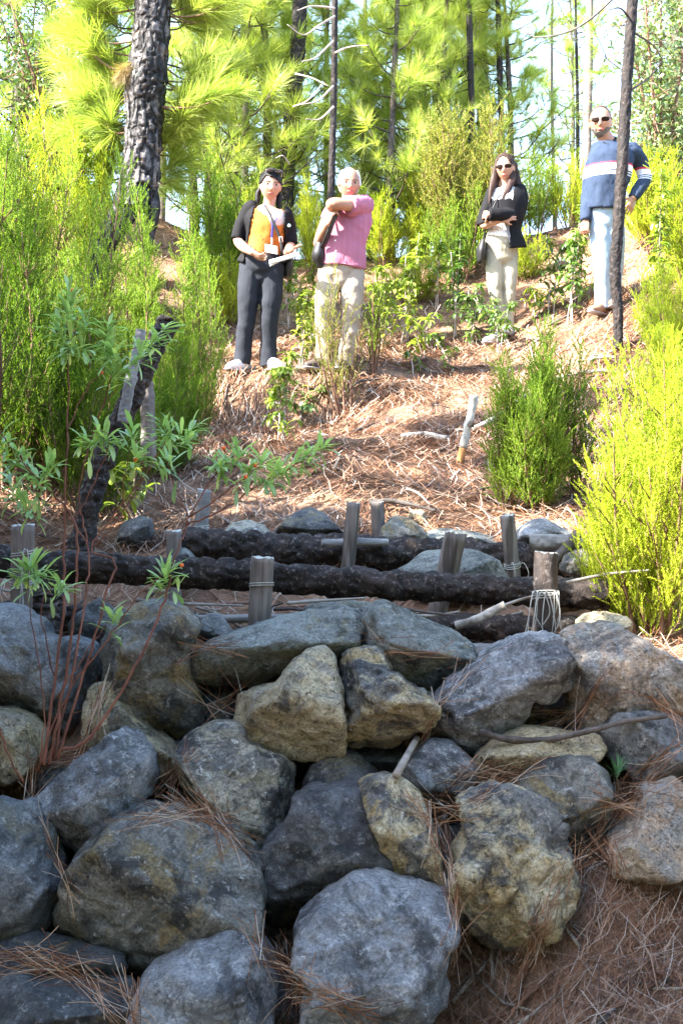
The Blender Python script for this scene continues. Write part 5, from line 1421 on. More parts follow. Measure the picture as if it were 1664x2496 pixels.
def bundles():
    """needle drifts caught between and on the stones, laid along strokes"""
    rng = np.random.default_rng(8)
    strokes = [  # pixel polylines, needles, scatter px
      ([(1640,1840),(1560,1900),(1490,1990),(1420,2090),(1370,2170),(1310,2280),(1290,2330)], 230, 26),
      ([(1080,1960),(1090,2060),(1100,2150),(1110,2250),(1115,2330)], 120, 16),
      ([(0,2340),(90,2350),(200,2380),(310,2420),(330,2480)], 170, 20),
      ([(0,2310),(120,2330),(230,2350)], 60, 14), ([(75,1960),(110,2020),(140,2090),(172,2180)], 30, 5),
      ([(1175,1600),(1110,1670),(1060,1730),(1042,1790)], 34, 6),
      ([(330,1990),(420,1980),(510,1990),(600,2070)], 130, 22), ([(440,1950),(520,1990),(560,2010)], 70, 24),
      ([(1130,1900),(1180,1880),(1250,1890),(1300,1870)], 120, 24), ([(1060,1960),(1120,1970),(1180,1930)], 90, 22),
      ([(1480,1930),(1520,1960),(1560,1930),(1640,1910)], 110, 24), ([(1330,1760),(1400,1740),(1440,1700)], 60, 26), ([(1600,1720),(1640,1740),(1664,1760)], 40, 20),
      ([(640,2300),(680,2350),(720,2380),(700,2460)], 170, 30), ([(740,2420),(820,2440),(900,2470)], 70, 30),
      ([(60,1960),(90,1880),(130,1850),(190,1830)], 110, 22), ([(470,1590),(500,1570),(530,1575)], 30, 14), ([(490,1680),(530,1720),(580,1690),(560,1760)], 40, 16),
      ([(430,1940),(420,1900),(440,1870)], 40, 12), ([(1000,1980),(1040,2000),(1060,2060)], 30, 12), ([(1420,2100),(1470,2080),(1520,2160)], 90, 30),
      ([(220,2400),(250,2440),(290,2470)], 30, 16), ([(200,1820),(230,1750),(250,1700)], 50, 14), ([(930,1560),(1000,1600),(1080,1590)], 22, 16),
    ]
    Vs, Fs, n = [], [], 0
    O = Vector((0, 0, CZ))
    for st, cnt, sp in strokes:
        C = catmull(np.array(st, float), 12)
        for _ in range(int(cnt * 0.5)):
            i = rng.integers(0, len(C) - 1)
            u, v = C[i] + rng.normal(size=2) * sp * 0.5
            tg = C[i+1] - C[i]; a = math.atan2(tg[1], tg[0]) + rng.normal() * 0.32
            Lp = rng.uniform(90, 190)
            pts = []
            cur = rng.normal() * 0.25
            dep = None
            for s in np.linspace(-0.5, 0.5, 6):
                aa = a + cur * s
                uu, vv = u + math.cos(aa) * Lp * s, v + math.sin(aa) * Lp * s
                dirv = Vector(((uu - 832) / F, 1, (1248 - vv) / F)).normalized()
                hit = BVH_S.ray_cast(O, dirv, 6.0)
                ds = hit[3] * dirv.y if hit[0] is not None else stone_depth(vv) + 0.12
                pts.append((uu, vv, ds))
            dd = np.array([p[2] for p in pts]); base = np.median(dd)
            dd = np.minimum(dd, base + 0.03); dd = np.maximum(dd, base - 0.09)
            k = np.convolve(np.pad(dd, 1, mode='edge'), [.25, .5, .25], 'valid') - 0.006 - rng.random() * 0.014
            P = np.array([px(p[0], p[1], q) for p, q in zip(pts, k)])
            T = np.gradient(P, axis=0); T /= np.linalg.norm(T, axis=1, keepdims=True)
            S = np.cross(T, (0, 1, 0)); S /= np.linalg.norm(S, axis=1, keepdims=True)
            w = 0.0016 * rng.uniform(0.7, 1.2)
            V = np.empty((12, 3)); V[0::2] = P - S * w / 2; V[1::2] = P + S * w / 2
            q = np.array([(2*j, 2*j+1, 2*j+3, 2*j+2) for j in range(5)])
            Vs.append(V); Fs.append(q + n); n += 12
    tag(ob('needle_drifts', mk_mesh('needle_drifts', np.concatenate(Vs), [np.concatenate(Fs)], [M['needles']], False)), 'dry pine needles caught between the stones of the wall', kind='stuff')
bundles()

# twig lying across the wall and a small seedling
def wall_bits():
    O = Vector((0, 0, CZ))
    def hit(u, v, lift):
        d = Vector(((u - 832) / F, 1, (1248 - v) / F)).normalized(); h = BVH_S.ray_cast(O, d, 6.0)
        return px(u, v, (h[3] * d.y if h[0] is not None else stone_depth(v)) - lift)
    pts = [(1170,1785),(1230,1800),(1300,1805),(1360,1798),(1440,1780),(1530,1758),(1625,1745)]
    dd = min(hit(u, v, 0.02)[1] for u, v in pts[:3])
    P = catmull(np.array([px(u, v, dd + 0.02 * math.sin(k)) for k, (u, v) in enumerate(pts)]), 8)
    V, f = sweep(P - P[0], np.linspace(0.0105, 0.007, len(P)), 9)
    V += vnormals(V, f) * (fbm(V * 90, 2, 4) * 0.003)[:, None]
    tag(ob('dead_branch', mk_mesh('dead_branch', V, f, [M['stick_dark']]), None, P[0]), 'thin dark curved twig lying across the wall stones', 'branch', 'dead branches')
    c = hit(1503, 1900, 0.03)
    e = empty('pine_seedling', c, 'tiny blue-green pine seedling growing between the wall stones', 'seedling')
    rng = np.random.default_rng(3)
    V, T = tri_leaf_needles(46, 0.055, 0.0022, 0.1, 1.5, 0.03, rng, 0.1)
    ob('needles', mk_mesh('needles', V, [T], [M['seedling']], False), e)
    V, f = sweep([(0, 0, -0.03), (0, 0, 0.02)], 0.002, 5); ob('stem', mk_mesh('stem', V, f, [M['twig']]), e)
    a, b = hit(965, 1890, 0.03), hit(1015, 1800, 0.02)
    V, f = sweep(np.array([a, b]) - a, [0.011, 0.009], 10)
    tag(ob('dead_branch', mk_mesh('dead_branch', V, f, [M['stick']]), None, a), 'short grey stick propped upright between two wall stones', 'branch', 'dead branches')
    # sticks lying about the barrier
    rg = random.Random(12)
    for k, (u, v, du, dv, w, m, lab) in enumerate([(700,1470,190,-12,9,'stick','pale stick behind the stout post'), (330,1462,260,14,9,'stick','long pale stick under the front log'),
            (960,1480,160,20,8,'stick_dark','dark stick above the lower log'), (1380,1420,200,-30,9,'stick','pale stick beside the lime heather'), (1220,1478,140,-30,8,'stick','stick before the split leaning post'),
            (480,1480,110,40,8,'stick','slanting pale stick near the small grey stone'), (620,1500,70,-30,7,'stick_dark','short dark stick by the stout post'), (1000,1500,120,-10,7,'stick','thin pale stick on the lower log')]):
        d = 4.2
        P = catmull(np.array([px(u, v, d), px(u + du * .5, v + dv * .5 + rg.uniform(-8, 8), d + 0.03), px(u + du, v + dv, d)]), 8)
        V, f = sweep(P - P[0], np.linspace(1, .6, len(P)) * w / F * d / 2, 8)
        tag(ob('dead_branch', mk_mesh('dead_branch', V, f, [M[m]]), None, P[0]), lab, 'branch', 'dead branches at the barrier')
wall_bits()

# ---------------------------------------------------------------- people
def cloth(name, c, var=0.2, rough=0.85):
    s = NT(name); v = s.coords(jitter=False)
    n = s.noise(v, 9, 4, 0.6); w = s.noise(s.coords((1, 1, 1), False), 220, 2)
    col = s.mix(1.0, c, s.ramp(n, [(0.25, (1 - var,)*3), (0.75, (1 + var,)*3)]), 'MULTIPLY')
    bn = s.bump(n, 0.3, 0.007); bn = s.bump(w, 0.25, 0.002, bn)
    return s.out(col, rough, bn, 0.15)
def skin_mat(name, c):
    s = NT(name); v = s.coords(jitter=False); n = s.noise(v, 14, 4)
    col = s.mix(1.0, c, s.ramp(n, [(0.3, (0.88,)*3), (0.7, (1.1, 1.05, 1.03))]), 'MULTIPLY')
    p = s.out(col, 0.5, None, 0.35)
    return p
def striped(name, base, line, scale):
    """fine vertical shirt stripes"""
    s = NT(name); v = s.coords((1, 0.25, 0.02), False)
    w = s.n("TexWave"); w.wave_type = 'BANDS'; w.bands_direction = 'X'; w.inputs["Scale"].default_value = scale
    w.inputs["Distortion"].default_value = 0.4; w.inputs["Detail"].default_value = 1
    s.l(v, w.inputs["Vector"])
    c = s.mix(s.ramp(w.outputs["Fac"], [(0.45, (0,)*3), (0.6, (1,)*3)]), base, line)
    n = s.noise(s.coords((1, 1, 1), False), 8, 4)
    return s.out(c, 0.85, s.bump(n, 0.4, 0.02), 0.15)
def banded(name, base, bands):
    """knitted bands at heights (metres above the feet)"""
    s = NT(name); v = s.coords(jitter=False); sp = s.n("SeparateXYZ"); s.l(v, sp.inputs[0])
    c = base
    for z0, z1, col in bands:
        a = s.n("Math", operation='GREATER_THAN'); a.inputs[1].default_value = z0; s.l(sp.outputs[2], a.inputs[0])
        b = s.n("Math", operation='LESS_THAN'); b.inputs[1].default_value = z1; s.l(sp.outputs[2], b.inputs[0])
        m = s.n("Math", operation='MULTIPLY'); s.l(a.outputs[0], m.inputs[0]); s.l(b.outputs[0], m.inputs[1])
        c = s.mix(m.outputs[0], c, col)
    n = s.noise(v, 160, 2); n2 = s.noise(v, 7, 4)
    bn = s.bump(n2, 0.4, 0.02); bn = s.bump(n, 0.3, 0.002, bn)
    return s.out(c, 0.9, bn, 0.1)
def printed(name):
    """orange top with dark scribbles and a pale patch"""
    s = NT(name); v = s.coords(jitter=False)
    n = s.noise(v, 10, 2, 0.5, 1.5); n2 = s.noise(v, 7, 3)
    c = s.mix(s.ramp(n2, [(0.4, (0,)*3), (0.6, (1,)*3)]), (0.48, 0.14, 0.025), (0.58, 0.20, 0.045))
    c = s.mix(s.ramp(n, [(0.45, (0,)*3), (0.47, (0.85,)*3), (0.50, (0,)*3)]), c, (0.10, 0.05, 0.03))
    g = s.n("TexGradient", gradient_type='SPHERICAL'); mp = s.n("Mapping"); tc = s.n("TexCoord")
    mp.inputs["Location"].default_value = (-1.35, 0.9, -11.7); mp.inputs["Scale"].default_value = (11, 5, 10)
    s.l(tc.outputs["Object"], mp.inputs[0]); s.l(mp.outputs[0], g.inputs[0])
    c = s.mix(s.ramp(g.outputs[1], [(0.1, (0,)*3), (0.25, (0.8,)*3)]), c, (0.62, 0.52, 0.50))
    return s.out(c, 0.85, s.bump(s.noise(v, 9, 4), 0.3, 0.02), 0.15)
PM = dict(skin=skin_mat('skin_fair', (0.40, 0.225, 0.16)), skin2=skin_mat('skin_tan', (0.35, 0.185, 0.122)),
    hair_black=plain('hair_black', (0.007, 0.006, 0.007), 0.6, 0.2, 0.3, 60, 0.4), hair_brown=plain('hair_brown', (0.028, 0.013, 0.009), 0.6, 0.25, 0.35, 60, 0.4),
    hair_white=plain('hair_white', (0.62, 0.62, 0.63), 0.7, 0.3, 0.2, 80, 0.5), hair_short=plain('hair_short', (0.06, 0.045, 0.04), 0.8, 0.2, 0.3, 120, 0.5),
    beard=plain('beard', (0.13, 0.11, 0.10), 0.85, 0.2, 0.4, 90, 0.6), lips=plain('lips', (0.40, 0.12, 0.10), 0.5), eye=plain('eye_white', (0.55, 0.52, 0.5), 0.3), iris=plain('iris', (0.03, 0.02, 0.015), 0.2),
    glass=plain('sunglass_lens', (0.012, 0.005, 0.003), 0.45, 0.12, 0.1), frame=plain('glasses_frame', (0.10, 0.085, 0.08), 0.5, 0.3, 0.1), black=cloth('black_knit', (0.008, 0.008, 0.010)),
    slate=cloth('slate_trousers', (0.022, 0.025, 0.034)), beige=cloth('beige_trousers', (0.31, 0.26, 0.215)), khaki=cloth('khaki_trousers', (0.31, 0.285, 0.215)),
    jeans=cloth('pale_jeans', (0.27, 0.36, 0.46), 0.2), pink=striped('pink_stripes', (0.42, 0.165, 0.235), (0.29, 0.095, 0.155), 34), orange=printed('orange_print'),
    white=cloth('white_cloth', (0.70, 0.68, 0.67), 0.1), shoe=plain('white_shoe', (0.66, 0.65, 0.68), 0.5, 0.3, 0.2, 40), shoe_dark=plain('dark_shoe', (0.06, 0.045, 0.04), 0.6), shoe_brown=plain('brown_shoe', (0.24, 0.14, 0.09), 0.6),
    sole=plain('sole', (0.30, 0.29, 0.32), 0.7), navy=banded('navy_sweater', (0.028, 0.042, 0.075), [(1.185, 1.235, (0.72, 0.71, 0.74)), (1.235, 1.25, (0.45, 0.05, 0.08)), (1.165, 1.175, (0.6, 0.6, 0.63)), (1.145, 1.155, (0.6, 0.6, 0.63))]),
    bag=plain('black_bag', (0.014, 0.014, 0.016), 0.5, 0.4), lanyard=plain('blue_lanyard', (0.03, 0.04, 0.28), 0.6), card=plain('white_card', (0.78, 0.78, 0.78), 0.5, 0.3, 0.05), paper=plain('paper', (0.75, 0.77, 0.78), 0.6, 0.2, 0.08),
    buckle=plain('buckle', (0.55, 0.54, 0.52), 0.3, 0.6), grey=cloth('grey_lining', (0.25, 0.245, 0.26)), button=plain('badge', (0.35, 0.66, 0.60), 0.4), tooth=plain('mouth_dark', (0.12, 0.03, 0.03), 0.5))

def union(pieces, voxel, smooth=4, fold=0.0, fscale=(9, 9, 4), seed=0, disp=None):
    """weld closed pieces into one continuous skin"""
    A = Acc()
    for V, f in pieces: A.add(V, f)
    me = A.mesh('tmp', [])
    o = ob('tmp', me)
    m = o.modifiers.new('r', 'REMESH'); m.mode = 'VOXEL'; m.voxel_size = voxel; m.adaptivity = 0.0
    if smooth:
        m2 = o.modifiers.new('s', 'SMOOTH'); m2.iterations = smooth; m2.factor = 0.5
    m3 = o.modifiers.new('d', 'DECIMATE'); m3.ratio = 0.42
    dg = bpy.context.evaluated_depsgraph_get()
    out = bpy.data.meshes.new_from_object(o.evaluated_get(dg))
    bpy.data.objects.remove(o); bpy.data.meshes.remove(me)
    n = len(out.vertices); co = np.empty(n * 3, dtype=np.float32); out.vertices.foreach_get("co", co); V = co.reshape(-1, 3).astype(float)
    if fold:
        no = np.empty(n * 3, dtype=np.float32); out.vertices.foreach_get("normal", no)
        no = no.reshape(-1, 3)
        w = np.abs(fbm(V * np.array(fscale) + seed, 3, seed)); w2 = fbm(V * 22 + seed, 2, seed + 3)
        V = V + no * ((0.3 - w) * fold + w2 * fold * 0.25)[:, None]
        out.vertices.foreach_set("co", V.astype(np.float32).ravel())
    out.polygons.foreach_set("use_smooth", np.ones(len(out.polygons), dtype=bool))
    out.update()
    return out

def trim(me, cond, solid=0.0):
    """drop the faces whose centre meets cond"""
    bm = bmesh.new(); bm.from_mesh(me)
    bmesh.ops.delete(bm, geom=[f for f in bm.faces if cond(f.calc_center_median())], context='FACES')
    if solid: bmesh.ops.solidify(bm, geom=bm.faces[:], thickness=solid)
    bm.to_mesh(me); bm.free(); me.update()
    return me

def sphere(c, r, rot=None, nu=16, nv=12):
    th = np.linspace(0, np.pi, nv)
    P = np.stack([np.zeros(nv), np.zeros(nv), -np.cos(th)], 1)
    V, f = sweep(P, np.maximum(np.sin(th), 1e-3), nu)
    V = V * np.asarray(r)
    if rot is not None: V = V @ np.array(rot).T
    return V + np.asarray(c), f

def head_shape(h, nu=56, nv=48):
    """head about the origin: chin at -h/2, crown at h/2, face towards -y"""
    th = np.linspace(0.02, np.pi - 0.02, nv)
    P = np.stack([np.zeros(nv), np.zeros(nv), -np.cos(th)], 1)
    V, f = sweep(P, np.sin(th), nu, hint=(1, 0, 0))
    x, y, z = V.T
    low = np.clip(-z - 0.05, 0, 1)
    sx = 0.345 * (1 - 0.30 * low ** 1.1); sy = np.where(y < 0, 0.40 * (1 - 0.05 * low), 0.46 * (1 - 0.55 * low))
    X, Y, Zc = x * sx, y * sy, z * 0.5
    front = np.clip(-y, 0, 1) ** 0.7
    g = lambda a, s: np.exp(-(a / s) ** 2)
    nose = g(x, 0.13) * np.interp(z, [-0.36, -0.27, -0.2, 0.14, 0.2], [0, 0.8, 1, 0.25, 0]) * 0.105
    nose += (g(x - 0.13, 0.08) + g(x + 0.13, 0.08)) * g(z + 0.24, 0.07) * 0.022
    eyes = (g(x - 0.40, 0.17) + g(x + 0.40, 0.17)) * g(z - 0.07, 0.13) * 0.045
    brow = (g(x - 0.38, 0.25) + g(x + 0.38, 0.25)) * g(z - 0.24, 0.08) * 0.018
    lip = g(x, 0.24) * (g(z + 0.47, 0.05) + g(z + 0.57, 0.055)) * 0.026 - g(x, 0.28) * g(z + 0.52, 0.022) * 0.016
    chin = g(x, 0.26) * g(z + 0.86, 0.16) * 0.045
    cheek = (g(x - 0.55, 0.2) + g(x + 0.55, 0.2)) * g(z + 0.15, 0.2) * 0.018
    Y = Y - front * (nose - eyes + brow + lip + chin + cheek)
    return np.stack([X, Y, Zc], 1) * h, f

def Rm(yaw, pitch, roll):
    return np.array(Matrix.Rotation(yaw, 3, 'Z') @ Matrix.Rotation(pitch, 3, 'X') @ Matrix.Rotation(roll, 3, 'Y'))

def hand(w, fdir, palm_n, size=0.19, curl=0.5, thumb=1, spread=0.16):
    """palm and five jointed fingers; w wrist, fdir finger direction, palm_n palm normal"""
    fd = np.asarray(fdir, float); fd /= np.linalg.norm(fd)
    pn = np.asarray(palm_n, float); pn -= fd * (pn @ fd); pn /= np.linalg.norm(pn)
    sd = np.cross(fd, pn)
    s = size / 0.19
    out = []
    pl = 0.09 * s
    out.append(sweep([w - fd * 0.01, w + fd * pl * 0.45, w + fd * pl], [(0.026*s, 0.016*s), (0.040*s, 0.015*s), (0.040*s, 0.012*s)], 14, hint=sd, caps='round', sub=3))
    for k, (o, L) in enumerate(((-0.030, 0.066), (-0.010, 0.076), (0.010, 0.070), (0.029, 0.055))):
        p = w + fd * pl * 0.92 + sd * o * s
        d = fd + sd * (k - 1.5) * spread
        pts = [p]; a = 0
        for seg, fr in ((0, 0.42), (1, 0.32), (2, 0.26)):
            a += curl * (0.55 + 0.3 * seg)
            dd = d * math.cos(a) + pn * math.sin(a)
            p = p + dd / np.linalg.norm(dd) * L * s * fr; pts.append(p)
        out.append(sweep(np.array(pts), np.array((0.0092, 0.0088, 0.008, 0.0066)) * s, 9, caps='round', sub=2))
    p = w + fd * pl * 0.25 + sd * (-0.032 * thumb) * s
    d = fd * 0.65 - sd * thumb * 0.75 + pn * 0.35; d /= np.linalg.norm(d)
    q = p + d * 0.038 * s; d2 = d * 0.7 + fd * 0.5 + pn * 0.3; d2 /= np.linalg.norm(d2)
    out.append(sweep(np.array([p, q, q + d2 * 0.03 * s]), np.array((0.012, 0.0105, 0.008)) * s, 9, caps='round', sub=2))
    return out

class Person:
    def __init__(s, label, u, v, ux, zoom, org, group='people on the slope'):
        """u, v: pixel on the ground under the feet; zoom/org: scale and origin of the tracing"""
        g = on_ground(u, v, 8.0)
        s.d = g[1]; s.g = g; s.zoom = zoom; s.org = org
        s.e = empty('person', g, label, 'person', group)
        s.k = s.d / F
    def p(s, x, y, dy=0.0):
        u = s.org[0] + x / s.zoom; v = s.org[1] + y / s.zoom
        w = px(u, v, s.d + dy)
        return np.array((w[0] - s.g[0], dy, w[2] - s.g[2]))
    def P(s, *l): return np.array([s.p(*q) for q in l])
    def add(s, name, me, mat, parent=None, label=None):
        if not me.materials: me.materials.append(PM[mat] if isinstance(mat, str) else mat)
        o = ob(name, me, parent or s.e)
        if label: o['label'] = label
        return o
    def raw(s, name, V, f, mat, parent=None, smooth=True): return s.add(name, mk_mesh(name, V, f, [PM[mat]], smooth), mat, parent)
    def head(s, c, h, yaw, pitch, roll):
        s.hc = np.asarray(c); s.hh = h; s.R = Rm(yaw, pitch, roll)
        V, f = head_shape(h)
        s.hv = V
        out = [(V @ s.R.T + s.hc, f)]
        for sg in (-1, 1):
            out.append(sphere(s.R @ np.array((sg * 0.345 * h, 0.05 * h, -0.02 * h)) + s.hc, (0.03 * h, 0.07 * h, 0.13 * h), s.R, 10, 8))
        return out
    def on_face(s, x, z, lift=0.0):
        """point on the face surface at head fractions x, z"""
        q = s.hv; k = np.where(q[:, 1] < 0)[0]
        d = (q[k, 0] - x * s.hh) ** 2 + (q[k, 2] - z * s.hh) ** 2
        i = k[np.argsort(d)[:4]]
        y = q[i, 1].mean()
        return s.R @ np.array((x * s.hh, y - lift, z * s.hh)) + s.hc
    def hl(s, x, y, z): return s.R @ (np.array((x, y, z)) * s.hh) + s.hc
    def face(s, brow='hair_black', eyes=True, lips=True):
        h = s.hh
        if eyes:
            for sg in (-1, 1):
                V, f = sphere(s.on_face(sg * 0.145, 0.035, -0.012 * h), (0.06 * h, 0.03 * h, 0.02 * h), s.R, 12, 8); o = s.raw('eye', V, f, 'eye')
                V, f = sphere(s.on_face(sg * 0.145, 0.035, 0.015 * h), (0.03 * h, 0.012 * h, 0.03 * h), s.R, 10, 8)
                o2 = mk_mesh('iris', V, f, [PM['iris']]); ob('iris', o2, o)
        for sg in (-1, 1):
            B = np.array([s.on_face(sg * 0.07, 0.105, 0.002 * h), s.on_face(sg * 0.15, 0.118, 0.002 * h), s.on_face(sg * 0.225, 0.108, 0.0)])
            V, f = sweep(catmull(B, 4), 0.011 * h, 6, caps='round'); s.raw('eyebrow', V, f, brow)
        if lips:
            V, f = sphere(s.on_face(0, -0.255, 0.0), (0.11 * h, 0.03 * h, 0.042 * h), s.R, 12, 8); s.raw('lips', V, f, 'lips')
            V, f = sweep(catmull(np.array([s.on_face(-0.1, -0.255, 0.012 * h), s.on_face(0, -0.258, 0.03 * h), s.on_face(0.1, -0.255, 0.012 * h)]), 4), 0.008 * h, 6); s.raw('mouth_line', V, f, 'tooth')
    def hair_cap(s, mat, keep, scale=1.09, seed=0, lump=0.012, name='hair', shift=(0, 0.012, 0.015)):
        """hair shell over the skull; keep(x, y, z) in head fractions"""
        h = s.hh; V, f = head_shape(h, 64, 56)
        q = V / h
        # smooth skull, no face relief
        base = V * scale + np.array(shift) * h
        n = fbm(q * np.array((14, 14, 4)) + seed, 3, seed)
        base = base + (q / np.maximum(np.linalg.norm(q, axis=1, keepdims=True), 1e-6)) * (n * lump * h * 3)[:, None]
        kv = keep(q[:, 0], q[:, 1], q[:, 2])
        F2 = [g[np.all(kv[g], axis=1)] for g in f]
        me = mk_mesh(name, base @ s.R.T + s.hc, F2, [PM[mat]])
        bm = bmesh.new(); bm.from_mesh(me)
        bmesh.ops.delete(bm, geom=[v for v in bm.verts if not v.link_faces], context='VERTS')
        bmesh.ops.solidify(bm, geom=bm.faces[:], thickness=0.014)
        bm.to_mesh(me); bm.free()
        me.polygons.foreach_set("use_smooth", np.ones(len(me.polygons), dtype=bool))
        return s.add(name, me, mat)
    def glasses(s, lens='glass', z=0.035, lift=0.03, sz=(0.135, 0.075)):
        h = s.hh; acc = Acc()
        g = empty('sunglasses', (0, 0, 0)); g.parent = s.e
        for sg in (-1, 1):
            c = s.hl(sg * 0.155, -0.40, z)
            V, f = sphere(c, (sz[0] * h, 0.018 * h, sz[1] * h), s.R @ Rm(sg * 0.25, 0, 0), 18, 10)
            ob('lens', mk_mesh('lens', V, f, [PM[lens]]), g)
            V, f = sweep(np.array([s.hl(sg * 0.27, -0.36, z + 0.05), s.hl(sg * 0.365, -0.15, z + 0.05), s.hl(sg * 0.37, 0.06, z + 0.04)]), 0.011 * h, 6)
            acc.add(V, f)
        V, f = sweep(catmull(np.array([s.hl(-0.28, -0.37, z + 0.06), s.hl(-0.12, -0.43, z + 0.07), s.hl(0, -0.45, z + 0.055), s.hl(0.12, -0.43, z + 0.07), s.hl(0.28, -0.37, z + 0.06)]), 3), 0.012 * h, 6)
        acc.add(V, f); ob('frame', acc.mesh('frame', [PM['frame']]), g)
    def shoe(s, a, toe, mat='shoe', L=0.26, w=0.047, hgt=0.085):
        """a: ankle point (local), toe: direction in plan"""
        t = np.array((toe[0], toe[1], 0.0)); t /= np.linalg.norm(t)
        b = np.array((a[0], a[1], 0.0)); b[2] = Hs(s.g[0] + a[0], s.g[1] + a[1]) - s.g[2]
        heel = b - t * 0.07
        hint = np.cross((0, 0, 1), t)
        def ring(x, z): return heel + t * x + np.array((0, 0, z))
        V, f = sweep(np.array([ring(0, 0.05), ring(0.06, 0.055), ring(0.13, 0.048), ring(0.20, 0.036), ring(L - 0.015, 0.028)]), [(w * .75, .05), (w * .85, .055), (w * .95, .048), (w, .036), (w * .7, .022)], 18, hint=hint, caps='round', sub=3)
        U, fu = sweep(np.array([b + (0, 0, 0.05), b + (0, 0, hgt + 0.03)]), [(0.045, 0.05), (0.04, 0.045)], 14)
        me = union([(V, f), (U, fu)], 0.006, 3)
        o = s.add('shoe', me, mat)
        V, f = sweep(np.array([ring(-0.03, 0.008), ring(0.06, 0.008), ring(0.14, 0.008), ring(0.21, 0.008), ring(L + 0.005, 0.012)]), [(w * .7, .012), (w * .9, .013), (w * .95, .013), (w * 1.05, .013), (w * .6, .010)], 14, hint=hint, caps='round', sub=2)
        ob('sole', mk_mesh('sole', V, f, [PM['sole']]), o)

def limb(P, r, seg=18, hint=(1, 0, 0), caps='round', sub=5): return sweep(P, r, seg, hint=hint, caps=caps, sub=sub)

# --- woman in the orange top
def woman_orange():
    q = Person('woman in orange top and dark open cardigan holding a sheet of paper', 640, 908, 0, 4.126, (540, 390))
    P = q.P
    torso = [(400,1080,.02),(400,1000,.02),(430,870,.0),(460,700,-.01),(465,600,-.01),(465,520,.01),(475,470,.02)]
    tr = [(.125,.09),(.135,.10),(.125,.098),(.142,.115),(.150,.105),(.120,.075),(.05,.05)]
    armL = [(300,500,.01),(210,660,.03),(165,800,.02),(225,880,-.10),(310,930,-.17)]
    armR = [(640,560,.0),(670,700,.03),(690,850,.0),(680,905,-.12),(655,930,-.20)]
    legL = [(300,1060,.02),(275,1330,.0),(255,1580,.0),(225,1830,.03),(205,2060,.04)]
    legR = [(510,1060,.02),(500,1340,.0),(480,1600,.0),(475,1840,.03),(470,2090,.04)]
    hd = q.head(q.p(492, 258, -.03), 0.232, 0.2, 0.22, 0.08)
    body = hd + [limb(P((470,520,.01),(480,440,.0),(490,370,-.01)), (.052,.046,.048)), sweep(P(*torso), np.array(tr) * 0.95, 24, caps='round', sub=4)]
    body += [limb(P(*armL), (.048,.043,.037,.036,.026)), limb(P(*armR), (.048,.043,.037,.036,.026)), limb(P(*legL), (.074,.064,.046,.04,.034)), limb(P(*legR), (.074,.064,.046,.04,.034))]
    wl = q.p(310,930,-.17); wr = q.p(655,930,-.20)
    body += hand(wl, q.p(385,975,-.20) - wl, (0.7, 0.3, 0.5), 0.165, 0.75, 1)
    body += hand(wr, q.p(735,890,-.26) - wr, (-0.15, -0.35, 1.0), 0.165, 0.15, -1)
    q.add('body', union(body, 0.0055, 2), 'skin')
    q.face()
    top = union([sweep(P(*torso[1:6]), np.array(tr[1:6]) + 0.010, 28, caps='flat', sub=5)], 0.007, 3, 0.008, seed=3)
    c0 = q.p(485, 560)
    trim(top, lambda c: c.z > c0[2] - 0.03 and c.y < 0.0 and abs(c.x - c0[0]) < 0.030 + 0.9 * (c.z - (c0[2] - 0.03)), 0)
    q.add('top', top, 'orange')
    card = union([sweep(P((430,1010,.03),*torso[2:6]), np.array([(.185,.14)] + tr[2:6]) + 0.020, 28, caps='flat', sub=5), limb(P((320,490,.01),*armL[:3]), (.05,.062,.056,.050), caps='flat'), limb(P((610,545,.0),*armR[:3]), (.05,.062,.056,.050), caps='flat')], 0.008, 3, 0.010, seed=5)
    xl = lambda z: np.interp(z, [q.p(0,1000)[2], q.p(0,470)[2]], [q.p(235,0)[0], q.p(345,0)[0]])
    xr = lambda z: np.interp(z, [q.p(0,1000)[2], q.p(0,520)[2]], [q.p(630,0)[0], q.p(640,0)[0]])
    zb = q.p(0, 505)[2]
    trim(card, lambda c: (c.y < 0.03 and xl(c.z) < c.x < xr(c.z)) or (c.z > zb and abs(c.x - q.p(480,0)[0]) < 0.075), -0.005)
    q.add('cardigan', card, 'black')
    tr_ = union([sweep(P((400,930,.01),(400,1010,.02),(400,1110,.02),(400,1160,.02)), [(.138,.11),(.162,.125),(.155,.125),(.11,.10)], 26, caps='round', sub=3)] +
                [limb(P(*l[:4], (l[4][0], l[4][1] - 10, l[4][2])), (.094,.086,.068,.063,.067), caps='flat') for l in (legL, legR)], 0.007, 2, 0.013, (6, 6, 10), 7)
    q.add('trousers', tr_, 'slate')
    q.shoe(q.p(205,2060,.04), (-.55,-.9)); q.shoe(q.p(480,2090,.04), (.55,-.85))
    # hair: fringe swept to one side, two short bunches, sunglasses on top
    q.hair_cap('hair_black', lambda x, y, z: ~((y < 0.02) & (z < np.interp(x, [-.35,-.2,0.1,.35], [-.05,.24,.19,.0]))) & ~((z < -0.22)), 1.10, 4)
    for x0, x1, z1 in ((-.34, -.40, -.66), (.33, .37, -.70)):
        A = [q.hl(x0 * .9, 0.16, -0.1), q.hl(x0 * 1.05, 0.15, -0.3), q.hl(x1 * .9, 0.08, -0.52), q.hl(x1 * 0.85, 0.0, z1)]
        V, f = sweep(np.array(A), (.016,.021,.021,.006), 12, caps='round', sub=5); V += vnormals(V, f) * (fbm(V * np.array((60,60,18)), 2, 3) * .006)[:, None]
        q.raw('hair_bunch', V, f, 'hair_black')
    g = empty('sunglasses', (0, 0, 0)); g.parent = q.e
    for sg in (-1, 1):
        V, f = sphere(q.hl(sg * .17 + .04, -0.29, .46), (.032, .012, .022), q.R @ Rm(0, -0.9, 0), 14, 8); ob('lens', mk_mesh('lens', V, f, [PM['iris']]), g)
